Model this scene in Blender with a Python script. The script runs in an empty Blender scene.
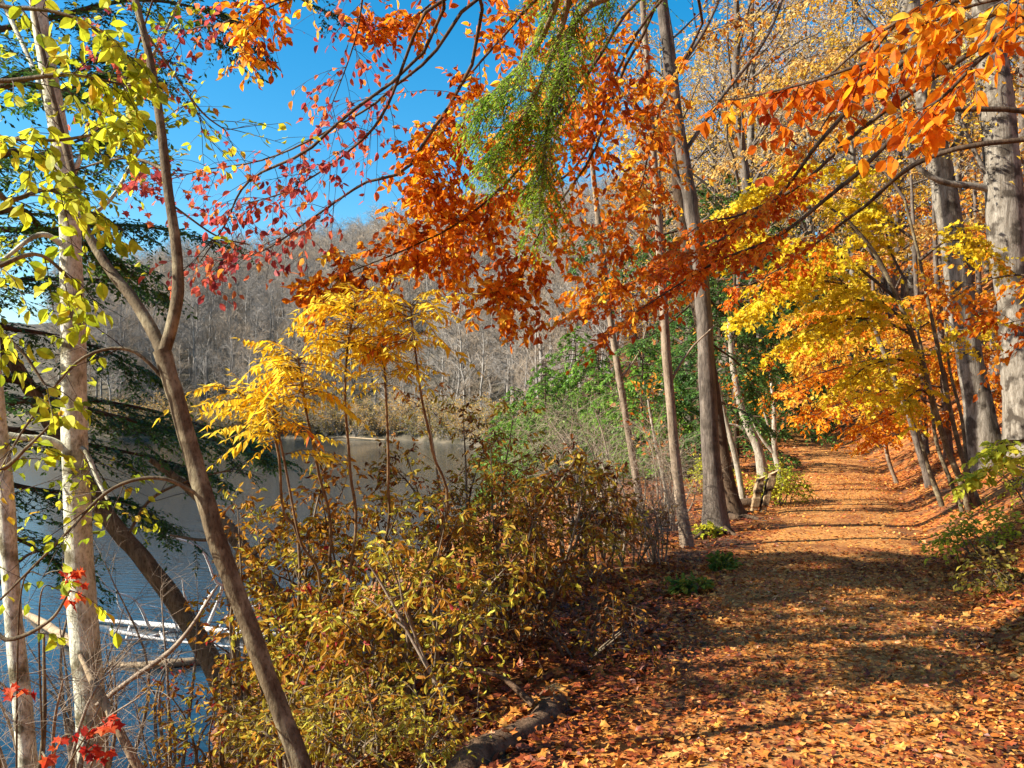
import bpy, math, random
import numpy as np
from mathutils import Vector

scene = bpy.context.scene
COL = scene.collection
R0 = np.random.default_rng(11)
UP = np.array([0., 0., 1.])

# ------------------------------------------------------------------ camera
FPX = 900.0
CAM = np.array([0.0, 0.0, 1.6])
TH = math.atan(26 / FPX)
FWD = np.array([0, math.cos(TH), math.sin(TH)])
UPC = np.array([0, -math.sin(TH), math.cos(TH)])
cam = bpy.data.cameras.new('camera')
cam.sensor_width = 36
cam.lens = 36 * FPX / 1024
cam.clip_start = 0.05
cam.clip_end = 3000
co = bpy.data.objects.new('camera', cam)
COL.objects.link(co)
co.location = CAM
co.rotation_euler = (math.pi / 2 + TH, 0, 0)
scene.camera = co


def ray(px, py):
    d = FWD + np.array([(px - 512) / FPX, 0, 0]) + UPC * ((384 - py) / FPX)
    return d / d[1]


def P(px, py, Y):
    return CAM + ray(px, py) * Y


def norm(v):
    return v / np.maximum(np.linalg.norm(v, axis=-1, keepdims=True), 1e-9)


def sstep(a, b, x):
    t = np.clip((x - a) / (b - a), 0, 1)
    return t * t * (3 - 2 * t)


# ------------------------------------------------------------------ terrain
LAKE_Z = -1.5
LAKE = np.array([(-170, -2), (-30, 3), (-14, 7.5), (-8, 9.6), (-6.2, 8.8), (-5.7, 6.2), (-4.6, 3.6), (-3.5, 3.2), (-3.0, 4.6), (-2.85, 6.5), (-2.9, 9), (-2.8, 12), (-1.8, 20), (0.0, 30),
                 (1.6, 42), (1.8, 52), (0.5, 64), (-3.5, 80), (-10, 92), (-20, 99), (-40, 103), (-80, 101),
                 (-170, 98)], float)
PY = [-40, 0, 10, 20, 27, 33, 39, 45, 52, 60, 80, 500]
PX = [-15, -.13, 3.57, 7.27, 9.7, 11.4, 12.5, 12.9, 12.4, 11.4, 8, 8]
ZY = [-40, 22, 28, 33, 41, 50, 60, 500]
ZZ = [0, 0, .04, .14, .55, 1.3, 2.4, 6]


def lake_sd(x, y):
    """distance to the shoreline: positive on land, negative in the lake"""
    x = np.asarray(x, float); y = np.asarray(y, float)
    best = np.full(x.shape, 1e9)
    inside = np.zeros(x.shape, bool)
    n = len(LAKE)
    for i in range(n):
        ax, ay = LAKE[i]; bx, by = LAKE[(i + 1) % n]
        ex, ey = bx - ax, by - ay
        t = np.clip(((x - ax) * ex + (y - ay) * ey) / (ex * ex + ey * ey), 0, 1)
        best = np.minimum(best, np.hypot(x - ax - t * ex, y - ay - t * ey))
        c = (ay > y) != (by > y)
        xx = ax + (y - ay) * ex / (ey if abs(ey) > 1e-9 else 1e-9)
        inside ^= c & (x < xx)
    wob = .18 * np.sin(x * 1.9 + y * 1.3) + .12 * np.sin(x * 3.7 - y * 2.9)
    return np.where(inside, -best, best) + wob


def xc(y):
    y = np.asarray(y, float)
    return (np.interp(y - 2.5, PY, PX) + np.interp(y, PY, PX) * 2 + np.interp(y + 2.5, PY, PX)) / 4


def path_u(x, y):
    return (x - xc(y)) * .938


def smin(a, b, k):
    h = np.clip(.5 + .5 * (b - a) / k, 0, 1)
    return b + (a - b) * h - k * h * (1 - h)


def ground_z(x, y, bumps=True):
    x = np.asarray(x, float); y = np.asarray(y, float)
    u = path_u(x, y)
    sd = lake_sd(x, y)
    zp = np.interp(y, ZY, ZZ)
    s = np.maximum(u - 1.05, 0)
    rb = np.where(s < 2, .42 * s + .08 * s * s, 1.16 + .6 * (s - 2))
    rb = 40 * (1 - np.exp(-rb / 40))
    low = zp + rb - .07 * np.maximum(-u - 1.2, 0)
    bank = np.where(sd > 0, LAKE_Z + .62 * sd, np.maximum(LAKE_Z + .5 * sd, -4.5))
    h = np.where(u < 6, smin(low, bank, .5), low)
    slope = np.interp(x, [-70, -35, -12, 15, 60], [.34, .46, .55, .56, .55])
    far = LAKE_Z - .5 + .5 * np.minimum(sd, 0) + slope * 105 * (1 - np.exp(-np.maximum(sd, 0) / 105)) * sstep(48, 90, y)
    far = np.where(y > 48, far, -50)
    h = -smin(-h, -far, 1.5)
    if bumps:
        w = sstep(1.0, 1.8, np.abs(u))
        b = (.022 * np.sin(x * 5.1 + 1.3 * np.sin(y * 3.3)) * np.sin(y * 4.7 + .7) + .03 * np.sin(x * 1.9 + y * .8) * np.sin(y * 1.7 - x * .6))
        far_b = np.where(np.hypot(x, y) > 30, .8 * np.sin(x * .23 + y * .11) * np.sin(y * .19 - x * .07), 0) * sstep(8, 25, sd) * sstep(4, 12, np.abs(u))
        h = h + b * (.35 + 1.3 * w) + far_b
    return h


def gy(px, py, y0=2.5, y1=200):
    """depth at which the ray through a pixel meets the ground"""
    Y = np.concatenate([np.arange(y0, 40, .02), np.arange(40, y1, .1)])
    d = ray(px, py)
    pts = CAM + d * Y[:, None]
    hit = np.nonzero(pts[:, 2] < ground_z(pts[:, 0], pts[:, 1]))[0]
    return float(Y[hit[0]]) if len(hit) else y1


def gp(px, py):
    return P(px, py, gy(px, py))


# ------------------------------------------------------------------ object helpers
def thing(name, label, cat, loc, group=None):
    o = bpy.data.objects.new(name, None)
    COL.objects.link(o)
    o.location = [float(v) for v in loc]
    o.empty_display_size = .2
    tag(o, label, cat, group)
    return o


def tag(o, label, cat, group=None):
    o['label'] = label
    o['category'] = cat
    if group:
        o['group'] = group


class MB:
    def __init__(self):
        self.V = []; self.F = []; self.n = 0

    def add(self, v, f, mat=0, tint=None, smooth=False):
        v = np.asarray(v, float).reshape(-1, 3)
        f = np.asarray(f, np.int64)
        self.V.append(v)
        if tint is None:
            tint = np.zeros(len(f))
        self.F.append((f + self.n, mat, np.broadcast_to(tint, (len(f),)), smooth))
        self.n += len(v)

    def tubes(self, pts, rad, sides=3, mat=0, tint=None, cap=False):
        """pts (N,K,3), rad (N,K)"""
        pts = np.asarray(pts, float)
        if pts.ndim == 2:
            pts = pts[None]
        rad = np.broadcast_to(np.asarray(rad, float), pts.shape[:2])
        N, K, _ = pts.shape
        if N == 0:
            return
        t = norm(np.gradient(pts, axis=1))
        mean = norm(pts[:, -1] - pts[:, 0])
        ref = np.where(np.abs(mean[:, 2:3]) > .8, np.array([[1., .13, 0]]), UP[None])
        a = norm(np.cross(t, ref[:, None, :]))
        c = np.cross(t, a)
        ang = np.arange(sides) * 2 * math.pi / sides
        ring = pts[:, :, None, :] + rad[:, :, None, None] * (np.cos(ang)[None, None, :, None] * a[:, :, None, :] + np.sin(ang)[None, None, :, None] * c[:, :, None, :])
        base = (np.arange(N) * K * sides)[:, None, None]
        k = (np.arange(K - 1) * sides)[None, :, None]
        j = np.arange(sides)[None, None, :]
        j2 = (j + 1) % sides
        f = np.stack([base + k + j, base + k + j2, base + k + sides + j2, base + k + sides + j], -1).reshape(-1, 4)
        tt = None if tint is None else np.repeat(np.broadcast_to(tint, (N,)), (K - 1) * sides)
        self.add(ring.reshape(-1, 3), f, mat, tt, True)
        if cap:
            for q in range(N):
                for e in (0, K - 1):
                    rg = ring[q, e]
                    v = np.vstack([rg, rg.mean(0)])
                    jj = np.arange(sides)
                    self.add(v, np.stack([jj, (jj + 1) % sides, np.full(sides, sides)], -1), mat + 1 if cap == 2 else mat, None)

    def build(self, name, mats, parent=None, kind=None):
        me = bpy.data.meshes.new(name)
        V = np.concatenate(self.V)
        if parent is not None:
            V = V - np.array(parent.location)
        me.vertices.add(len(V))
        me.vertices.foreach_set('co', V.astype(np.float32).ravel())
        idx = np.concatenate([f.ravel() for f, *_ in self.F])
        size = np.concatenate([np.full(len(f), f.shape[1]) for f, *_ in self.F])
        start = np.concatenate([[0], np.cumsum(size)[:-1]])
        me.loops.add(len(idx))
        me.loops.foreach_set('vertex_index', idx.astype(np.int32))
        me.polygons.add(len(size))
        me.polygons.foreach_set('loop_start', start.astype(np.int32))
        me.polygons.foreach_set('material_index', np.concatenate([np.full(len(f), m) for f, m, *_ in self.F]).astype(np.int32))
        me.polygons.foreach_set('use_smooth', np.concatenate([np.full(len(f), s) for f, _, _, s in self.F]))
        at = me.attributes.new('tint', 'FLOAT', 'FACE')
        at.data.foreach_set('value', np.concatenate([t for _, _, t, _ in self.F]).astype(np.float32))
        for m in mats:
            me.materials.append(m)
        me.update(calc_edges=True)
        o = bpy.data.objects.new(name, me)
        COL.objects.link(o)
        if parent is not None:
            o.parent = parent
        if kind:
            o['kind'] = kind
        return o


def copy_tree(root, loc, rz, sc, label=None):
    r = root.copy()
    COL.objects.link(r)
    r.location = [float(v) for v in loc]
    r.rotation_euler = (0, 0, rz)
    r.scale = (sc, sc, sc)
    if label:
        r['label'] = label
    for ch in list(root.children):
        c = ch.copy()
        COL.objects.link(c)
        c.parent = r
    return r


def smooth_line(pts, n, vals=None):
    """Catmull-Rom through pts, resampled to n points"""
    pts = np.asarray(pts, float)
    if len(pts) == 2:
        pts = np.array([pts[0], (pts[0] + pts[1]) / 2, pts[1]])
        if vals is not None:
            vals = [vals[0], (vals[0] + vals[1]) / 2, vals[1]]
    m = len(pts)
    p = np.vstack([2 * pts[0] - pts[1], pts, 2 * pts[-1] - pts[-2]])
    t = np.linspace(0, m - 1, n)
    i = np.minimum(t.astype(int), m - 2)
    f = (t - i)[:, None]
    a, b, c, d = p[i], p[i + 1], p[i + 2], p[i + 3]
    out = .5 * (2 * b + (c - a) * f + (2 * a - 5 * b + 4 * c - d) * f ** 2 + (3 * b - a - 3 * c + d) * f ** 3)
    if vals is None:
        return out
    return out, np.interp(t, np.arange(m), vals)


def knotty(line, rad, rng, amp=.12):
    """uneven girth and a slight wander, so that stems are not clean cones"""
    n = len(line)
    w = np.convolve(rng.normal(0, 1, n + 4), np.ones(5) / 5, 'valid')
    line = line + np.convolve(rng.normal(0, 1, n + 6), np.ones(7) / 7, 'valid')[:, None] * norm(rng.normal(0, 1, 3)) * rad[:, None] * .35
    return line, rad * (1 + amp * w)


# ------------------------------------------------------------------ leaves
TPL = {}
TPL['oval'] = (np.array([(0, 0, 0), (.3, .30, .07), (.68, .24, .03), (1, 0, -.12), (.3, -.30, .07), (.68, -.24, .03), (.32, 0, 0), (.68, 0, -.04)], float),
               [np.array([(0, 6, 1), (7, 3, 2), (0, 4, 6), (7, 5, 3)]), np.array([(6, 7, 2, 1), (6, 4, 5, 7)])])
_bo = [(.12, .15), (.3, .27), (.52, .30), (.74, .22), (.9, .09)]
_bv = np.array([(0, 0, 0)] + [(x, 0, -.02 - .12 * x * x) for x, _ in _bo] + [(1, 0, -.15)] + [(x, y, .28 * y - .12 * x * x) for x, y in _bo] + [(x, -y, .28 * y - .12 * x * x) for x, y in _bo], float)
TPL['beech'] = (_bv, [np.array([(0, 1, 7), (5, 6, 11), (0, 12, 1), (5, 16, 6)]), np.array([(i, i + 1, i + 7, i + 6) for i in range(1, 5)] + [(i, i + 11, i + 12, i + 1) for i in range(1, 5)])])
TPL['simple'] = (np.array([(0, 0, 0), (.45, .29, .08), (1, 0, -.05), (.45, -.29, .08)], float), [np.array([(0, 2, 1), (0, 3, 2)])])
TPL['narrow'] = (np.array([(0, 0, 0), (.4, .14, .03), (1, 0, -.06), (.4, -.14, .03)], float), [np.array([(0, 2, 1), (0, 3, 2)])])
TPL['needle'] = (np.array([(0, 0, 0), (.5, .09, 0), (1, 0, 0), (.5, -.09, 0)], float), [np.array([(0, 3, 2, 1)])])
_ml = [(0, 0), (.12, .30), (.02, .52), (.30, .36), (.52, .62), (.60, .26), (1.0, 0), (.60, -.26), (.52, -.62), (.30, -.36), (.02, -.52), (.12, -.30)]
_mv = np.array([(x, y, .10 * abs(y) * 2 - .12 * x * x) for x, y in _ml] + [(.34, 0, 0)], float)
TPL['maple'] = (_mv, [np.array([(i, (i + 1) % 12, 12) for i in range(12)])])


def leaves(b, pos, axis, normal, size, tint, kind='simple', mat=0, width=1.0):
    tv, tf = TPL[kind]
    a = norm(axis)
    n = norm(normal - a * np.sum(a * normal, -1, keepdims=True))
    s = np.cross(n, a)
    N = len(pos)
    if N == 0:
        return
    size = np.broadcast_to(size, (N,))
    curl = R0.uniform(.2, 2.4, N) * np.where(R0.uniform(0, 1, N) < .2, -1, 1)
    v = pos[:, None, :] + size[:, None, None] * (tv[None, :, 0:1] * a[:, None] + width * tv[None, :, 1:2] * s[:, None] + tv[None, :, 2:3] * curl[:, None, None] * n[:, None])
    nv = len(tv)
    off = 0
    for k, f in enumerate(tf):
        ff = (f[None] + (np.arange(N) * nv)[:, None, None]).reshape(-1, f.shape[1])
        tt = np.repeat(tint, len(f))
        if kind in ('beech', 'maple', 'oval'):
            tt = np.clip(tt + R0.normal(0, .055, len(tt)), 0, 1)
        if k == 0:
            b.add(v.reshape(-1, 3), ff, mat, tt)
            off = b.n - N * nv
        else:
            b.F.append((ff + off, mat, tt, False))


def interp_line(line, t):
    m = len(line) - 1
    x = np.clip(t, 0, 1) * m
    i = np.minimum(x.astype(int), m - 1)
    f = (x - i)[:, None]
    return line[i] * (1 - f) + line[i + 1] * f, norm(line[i + 1] - line[i])


def twig_set(p, T, L, rng, fwd=.6, spread=.8, vert=.25, lift=0., droop=.3, K=5, planar=True, wob=.06):
    n = len(p)
    side = np.cross(T, UP)
    side = np.where(np.linalg.norm(side, axis=1, keepdims=True) < .15, rng.normal(0, 1, (n, 3)) * [1, 1, .1], side)
    side = norm(side)
    if planar:
        S = side * rng.choice([-1, 1], n)[:, None] + UP * rng.normal(0, vert, (n, 1))
    else:
        ph = rng.uniform(0, 2 * math.pi, (n, 1))
        S = side * np.cos(ph) + np.cross(side, T) * np.sin(ph)
    d = norm(T * fwd * rng.uniform(.4, 1.4, (n, 1)) + S * spread + UP * (lift + rng.normal(0, .12, (n, 1))))
    s = np.linspace(0, 1, K)
    pts = p[:, None] + d[:, None] * (L[:, None] * s)[..., None] - UP * (droop * L[:, None] * s[None] ** 2)[..., None]
    pts[:, 1:] += np.cumsum(rng.normal(0, wob, (n, K - 1, 3)), 1) * L[:, None, None] / K
    return pts


def along(tw, t):
    """points and tangents at parameter t (N,m) on twigs tw (N,K,3)"""
    N, K, _ = tw.shape
    x = t * (K - 1)
    i = np.minimum(x.astype(int), K - 2)
    f = (x - i)[..., None]
    r = np.arange(N)[:, None]
    a, c = tw[r, i], tw[r, i + 1]
    return a * (1 - f) + c * f, norm(c - a)


def leaf_twigs(b, tw, rng, step, size, kind, tint0, tvar, hang=.3, flat=1.0, jit=.35, from_t=.12, width=1.0, mat=0, keep=1.0):
    L = np.linalg.norm(np.diff(tw, axis=1), axis=2).sum(1)
    m = max(2, int(np.ceil(np.median(L) / step)))
    N = len(tw)
    t = from_t + (1 - from_t) * (np.arange(m)[None] + rng.uniform(.1, .9, (N, m))) / m
    p, T = along(tw, t)
    sgn = np.where((np.arange(m)[None] + rng.integers(0, 2, (N, 1))) % 2 == 0, 1., -1.)[..., None]
    side = norm(np.cross(T, UP) + 1e-4)
    ax = norm(T * .55 + side * sgn * .8 - UP * hang + rng.normal(0, jit, (N, m, 3)))
    nm = norm(UP * flat + rng.normal(0, .45, (N, m, 3)))
    tt = np.broadcast_to(np.reshape(tint0, (-1, 1)), (N, 1)) + rng.normal(0, tvar, (N, m))
    sz = size * rng.uniform(.5, 1.25, (N, m))
    ok = rng.uniform(0, 1, (N, m)) < keep
    leaves(b, p[ok], ax[ok], nm[ok], sz[ok], np.clip(tt[ok], 0, 1), kind, mat, width)
    # a leaf at the very tip
    leaves(b, tw[:, -1], norm(tw[:, -1] - tw[:, -2]) - UP * hang * .6 + rng.normal(0, jit, (N, 3)), norm(UP * flat + rng.normal(0, .45, (N, 3))), size * rng.uniform(.7, 1.2, N),
           np.clip(np.reshape(tint0, -1) * np.ones(N) + rng.normal(0, tvar, N), 0, 1), kind, mat, width)


def spray(b, line, n, rng, L=(.3, .7), t0=.15, fwd=.6, spread=.8, vert=.25, lift=0., droop=.3, planar=True, sub=2, subL=.45, r=.0035,
          leaf=None, tint=.5, ctint=.14, tvar=.13, taper=.45):
    """twigs along a limb, finer twigs on those, leaves on both. leaf = dict(step, size, kind, ...)"""
    line = np.asarray(line)
    t = t0 + (1 - t0) * rng.uniform(0, 1, n) ** .9
    t[:2] = 1.0
    p, T = interp_line(line, t)
    Ls = rng.uniform(L[0], L[1], n) * (1 - taper * t)
    tw = twig_set(p, T, Ls, rng, fwd, spread, vert, lift, droop, 5, planar)
    b.tubes(tw, np.linspace(r, r * .45, 5)[None] * np.ones((n, 1)), 3, 1)
    ct = tint + rng.normal(0, ctint, n)
    sets = [(tw, ct)]
    if sub:
        tt = rng.uniform(.2, .95, (n, sub))
        p2, T2 = along(tw, tt)
        p2 = p2.reshape(-1, 3); T2 = T2.reshape(-1, 3)
        L2 = np.repeat(Ls, sub) * subL * rng.uniform(.6, 1.3, n * sub)
        tw2 = twig_set(p2, T2, L2, rng, fwd, spread, vert, 0, droop, 4, planar)
        b.tubes(tw2, np.linspace(r * .6, r * .3, 4)[None] * np.ones((n * sub, 1)), 3, 1)
        sets.append((tw2, np.repeat(ct, sub)))
    if leaf:
        for tw_, c_ in sets:
            leaf_twigs(b, tw_, rng, leaf['step'], leaf['size'], leaf['kind'], c_, tvar, leaf.get('hang', .3), leaf.get('flat', 1.), leaf.get('jit', .35),
                       leaf.get('from_t', .12), leaf.get('width', 1.), 0, leaf.get('keep', 1.))


# ------------------------------------------------------------------ materials
def nodes(name):
    m = bpy.data.materials.new(name)
    m.use_nodes = True
    nt = m.node_tree
    nt.nodes.clear()
    out = nt.nodes.new('ShaderNodeOutputMaterial')
    return m, nt, out


def ramp(nt, stops, interp='LINEAR'):
    r = nt.nodes.new('ShaderNodeValToRGB')
    r.color_ramp.interpolation = interp
    e = r.color_ramp.elements
    while len(e) < len(stops):
        e.new(.5)
    for k, (p, c) in enumerate(stops):
        e[k].position = p
        e[k].color = (*c, 1)
    return r


def leaf_mat(name, stops, trans=.42, rough=.6, spec=.2):
    m, nt, out = nodes(name)
    L = nt.links.new
    at = nt.nodes.new('ShaderNodeAttribute'); at.attribute_name = 'tint'
    rp = ramp(nt, stops)
    L(at.outputs['Fac'], rp.inputs['Fac'])
    tc = nt.nodes.new('ShaderNodeTexCoord')
    nz = nt.nodes.new('ShaderNodeTexNoise'); nz.inputs['Scale'].default_value = 38; nz.inputs['Detail'].default_value = 2
    L(tc.outputs['Object'], nz.inputs['Vector'])
    mo = ramp(nt, [(.3, (.58, .5, .45)), (.48, (1, 1, 1)), (.7, (1.0, 1.0, .9))]); L(nz.outputs['Fac'], mo.inputs[0])
    mm = nt.nodes.new('ShaderNodeMix'); mm.data_type = 'RGBA'; mm.blend_type = 'MULTIPLY'; mm.inputs[0].default_value = .8
    L(rp.outputs['Color'], mm.inputs[6]); L(mo.outputs[0], mm.inputs[7])
    pb = nt.nodes.new('ShaderNodeBsdfPrincipled')
    pb.inputs['Roughness'].default_value = rough
    pb.inputs['Specular IOR Level'].default_value = spec
    L(mm.outputs[2], pb.inputs['Base Color'])
    tr = nt.nodes.new('ShaderNodeBsdfTranslucent')
    L(mm.outputs[2], tr.inputs['Color'])
    mx = nt.nodes.new('ShaderNodeMixShader'); mx.inputs[0].default_value = trans
    L(pb.outputs[0], mx.inputs[1]); L(tr.outputs[0], mx.inputs[2])
    L(mx.outputs[0], out.inputs['Surface'])
    return m


def bark_mat(name, dark, light, patch=None, scale=9., stretch=.22, bump=.5, patch_amt=.55, patch_scale=3.):
    m, nt, out = nodes(name)
    L = nt.links.new
    tc = nt.nodes.new('ShaderNodeTexCoord')
    mp = nt.nodes.new('ShaderNodeMapping'); mp.inputs['Scale'].default_value = (1, 1, stretch)
    L(tc.outputs['Object'], mp.inputs['Vector'])
    nz = nt.nodes.new('ShaderNodeTexNoise'); nz.inputs['Scale'].default_value = scale; nz.inputs['Detail'].default_value = 7; nz.inputs['Roughness'].default_value = .68
    L(mp.outputs[0], nz.inputs['Vector'])
    rp = ramp(nt, [(.32, dark), (.5, tuple((a + c) / 2 for a, c in zip(dark, light))), (.66, light)])
    L(nz.outputs['Fac'], rp.inputs['Fac'])
    col = rp.outputs['Color']
    if patch:
        n2 = nt.nodes.new('ShaderNodeTexNoise'); n2.inputs['Scale'].default_value = patch_scale; n2.inputs['Detail'].default_value = 4
        L(tc.outputs['Object'], n2.inputs['Vector'])
        r2 = ramp(nt, [(patch_amt - .05, (0, 0, 0)), (patch_amt + .07, (1, 1, 1))])
        L(n2.outputs['Fac'], r2.inputs['Fac'])
        mx = nt.nodes.new('ShaderNodeMix'); mx.data_type = 'RGBA'
        L(r2.outputs['Color'], mx.inputs[0]); L(col, mx.inputs[6]); mx.inputs[7].default_value = (*patch, 1)
        col = mx.outputs[2]
    pb = nt.nodes.new('ShaderNodeBsdfPrincipled')
    pb.inputs['Roughness'].default_value = .85; pb.inputs['Specular IOR Level'].default_value = .15
    L(col, pb.inputs['Base Color'])
    bp = nt.nodes.new('ShaderNodeBump'); bp.inputs['Strength'].default_value = bump; bp.inputs['Distance'].default_value = .02
    n3 = nt.nodes.new('ShaderNodeTexNoise'); n3.inputs['Scale'].default_value = scale * 5; n3.inputs['Detail'].default_value = 5; n3.inputs['Roughness'].default_value = .7
    L(mp.outputs[0], n3.inputs['Vector'])
    ad = nt.nodes.new('ShaderNodeMath'); ad.operation = 'MULTIPLY_ADD'; ad.inputs[1].default_value = .45
    L(n3.outputs['Fac'], ad.inputs[0]); L(nz.outputs['Fac'], ad.inputs[2])
    L(ad.outputs[0], bp.inputs['Height']); L(bp.outputs[0], pb.inputs['Normal'])
    mc = nt.nodes.new('ShaderNodeMix'); mc.data_type = 'RGBA'; mc.blend_type = 'MULTIPLY'; mc.inputs[0].default_value = 1
    rc = ramp(nt, [(.34, (.45, .42, .38)), (.52, (1, 1, 1))]); L(n3.outputs['Fac'], rc.inputs[0])
    L(col, mc.inputs[6]); L(rc.outputs[0], mc.inputs[7]); L(mc.outputs[2], pb.inputs['Base Color'])
    L(pb.outputs[0], out.inputs['Surface'])
    return m


def litter_mat(name, cols, scale, soil, soil_amt, hill=False):
    m, nt, out = nodes(name)
    L = nt.links.new
    tc = nt.nodes.new('ShaderNodeTexCoord')
    nz = nt.nodes.new('ShaderNodeTexNoise'); nz.inputs['Scale'].default_value = 6; nz.inputs['Detail'].default_value = 3
    L(tc.outputs['Object'], nz.inputs['Vector'])
    mxv = nt.nodes.new('ShaderNodeMix'); mxv.data_type = 'VECTOR'; mxv.inputs[0].default_value = .06
    L(tc.outputs['Object'], mxv.inputs[4]); L(nz.outputs['Color'], mxv.inputs[5])
    v = nt.nodes.new('ShaderNodeTexVoronoi'); v.inputs['Scale'].default_value = scale; v.inputs['Randomness'].default_value = 1
    L(mxv.outputs[1], v.inputs['Vector'])
    v2 = nt.nodes.new('ShaderNodeTexVoronoi'); v2.inputs['Scale'].default_value = scale * 2.3
    L(mxv.outputs[1], v2.inputs['Vector'])
    sp = nt.nodes.new('ShaderNodeSeparateColor'); L(v.outputs['Color'], sp.inputs[0])
    sp2 = nt.nodes.new('ShaderNodeSeparateColor'); L(v2.outputs['Color'], sp2.inputs[0])
    k = len(cols)
    ra = ramp(nt, [(i / (k - 1), c) for i, c in enumerate(cols)]); L(sp.outputs[0], ra.inputs[0])
    rb = ramp(nt, [(i / (k - 1), c) for i, c in enumerate(cols)]); L(sp2.outputs[1], rb.inputs[0])
    mx = nt.nodes.new('ShaderNodeMix'); mx.data_type = 'RGBA'
    L(sp.outputs[2], mx.inputs[0]); L(ra.outputs[0], mx.inputs[6]); L(rb.outputs[0], mx.inputs[7])
    n2 = nt.nodes.new('ShaderNodeTexNoise'); n2.inputs['Scale'].default_value = 1.3; n2.inputs['Detail'].default_value = 6
    L(tc.outputs['Object'], n2.inputs['Vector'])
    r2 = ramp(nt, [(soil_amt, (1, 1, 1)), (soil_amt + .2, (0, 0, 0))]); L(n2.outputs['Fac'], r2.inputs[0])
    m2 = nt.nodes.new('ShaderNodeMix'); m2.data_type = 'RGBA'
    L(r2.outputs[0], m2.inputs[0]); L(mx.outputs[2], m2.inputs[6]); m2.inputs[7].default_value = (*soil, 1)
    pb = nt.nodes.new('ShaderNodeBsdfPrincipled'); pb.inputs['Roughness'].default_value = .75; pb.inputs['Specular IOR Level'].default_value = .25
    colo = m2.outputs[2]
    if hill:   # last year's weathered litter and dead brush across the lake
        sx = nt.nodes.new('ShaderNodeSeparateXYZ'); L(tc.outputs['Object'], sx.inputs[0])
        mr = nt.nodes.new('ShaderNodeMapRange'); mr.inputs[1].default_value = 44; mr.inputs[2].default_value = 60
        L(sx.outputs[1], mr.inputs[0])
        mr2 = nt.nodes.new('ShaderNodeMapRange'); mr2.inputs[1].default_value = 9; mr2.inputs[2].default_value = 4
        L(sx.outputs[0], mr2.inputs[0])
        mm = nt.nodes.new('ShaderNodeMath'); mm.operation = 'MULTIPLY'
        L(mr.outputs[0], mm.inputs[0]); L(mr2.outputs[0], mm.inputs[1])
        n3 = nt.nodes.new('ShaderNodeTexNoise'); n3.inputs['Scale'].default_value = .5; n3.inputs['Detail'].default_value = 8
        L(tc.outputs['Object'], n3.inputs['Vector'])
        r3 = ramp(nt, [(.35, (.04, .035, .02)), (.5, (.08, .068, .045)), (.65, (.13, .105, .07))]); L(n3.outputs['Fac'], r3.inputs[0])
        m3 = nt.nodes.new('ShaderNodeMix'); m3.data_type = 'RGBA'
        L(mm.outputs[0], m3.inputs[0]); L(colo, m3.inputs[6]); L(r3.outputs[0], m3.inputs[7])
        colo = m3.outputs[2]
    L(colo, pb.inputs['Base Color'])
    ad = nt.nodes.new('ShaderNodeMath'); ad.operation = 'ADD'
    L(v.outputs['Distance'], ad.inputs[0]); L(sp2.outputs[0], ad.inputs[1])
    bp = nt.nodes.new('ShaderNodeBump'); bp.inputs['Strength'].default_value = .8; bp.inputs['Distance'].default_value = .012
    L(ad.outputs[0], bp.inputs['Height']); L(bp.outputs[0], pb.inputs['Normal'])
    L(pb.outputs[0], out.inputs['Surface'])
    return m


M = {}
M['orange'] = leaf_mat('orange_beech_leaf', [(0, (.32, .055, .008)), (.3, (.6, .13, .008)), (.55, (.76, .23, .01)), (.8, (.84, .36, .015)), (1, (.88, .6, .06))], .6)
M['rust'] = leaf_mat('rust_leaf', [(0, (.2, .05, .01)), (.4, (.55, .15, .012)), (.7, (.72, .28, .02)), (1, (.78, .44, .06))], .42)
M['redorange'] = leaf_mat('red_orange_leaf', [(0, (.3, .03, .006)), (.4, (.64, .12, .01)), (.75, (.8, .25, .012)), (1, (.84, .42, .04))], .56)
M['crimson'] = leaf_mat('crimson_leaf', [(0, (.2, .03, .045)), (.4, (.48, .08, .08)), (.7, (.66, .16, .07)), (1, (.78, .36, .06))], .48)
M['scarlet'] = leaf_mat('scarlet_leaf', [(0, (.3, .015, .012)), (.5, (.62, .06, .025)), (1, (.78, .22, .05))], .45)
M['yellow'] = leaf_mat('yellow_maple_leaf', [(0, (.35, .24, .015)), (.3, (.62, .44, .015)), (.7, (.84, .62, .02)), (1, (.86, .7, .08))], .56)
M['lime'] = leaf_mat('lime_leaf', [(0, (.14, .2, .015)), (.3, (.32, .4, .02)), (.6, (.55, .58, .03)), (.85, (.7, .66, .05)), (1, (.72, .42, .03))], .5)
M['sumac'] = leaf_mat('sumac_leaf', [(0, (.66, .16, .03)), (.2, (.8, .36, .02)), (.5, (.86, .58, .02)), (1, (.88, .7, .07))], .5)
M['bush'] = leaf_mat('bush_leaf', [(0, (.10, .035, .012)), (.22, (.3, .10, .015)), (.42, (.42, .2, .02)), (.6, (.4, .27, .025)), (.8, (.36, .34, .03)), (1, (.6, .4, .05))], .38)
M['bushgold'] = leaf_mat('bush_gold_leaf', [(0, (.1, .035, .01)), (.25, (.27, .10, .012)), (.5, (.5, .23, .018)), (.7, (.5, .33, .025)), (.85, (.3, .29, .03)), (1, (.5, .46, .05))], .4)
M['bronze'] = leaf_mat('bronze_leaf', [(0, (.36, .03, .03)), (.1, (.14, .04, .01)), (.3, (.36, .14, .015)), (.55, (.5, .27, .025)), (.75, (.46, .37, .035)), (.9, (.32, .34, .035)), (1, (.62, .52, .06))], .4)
M['olive'] = leaf_mat('olive_leaf', [(0, (.06, .045, .012)), (.3, (.2, .12, .02)), (.6, (.28, .25, .03)), (.85, (.5, .4, .04)), (1, (.52, .2, .03))], .38)
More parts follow.
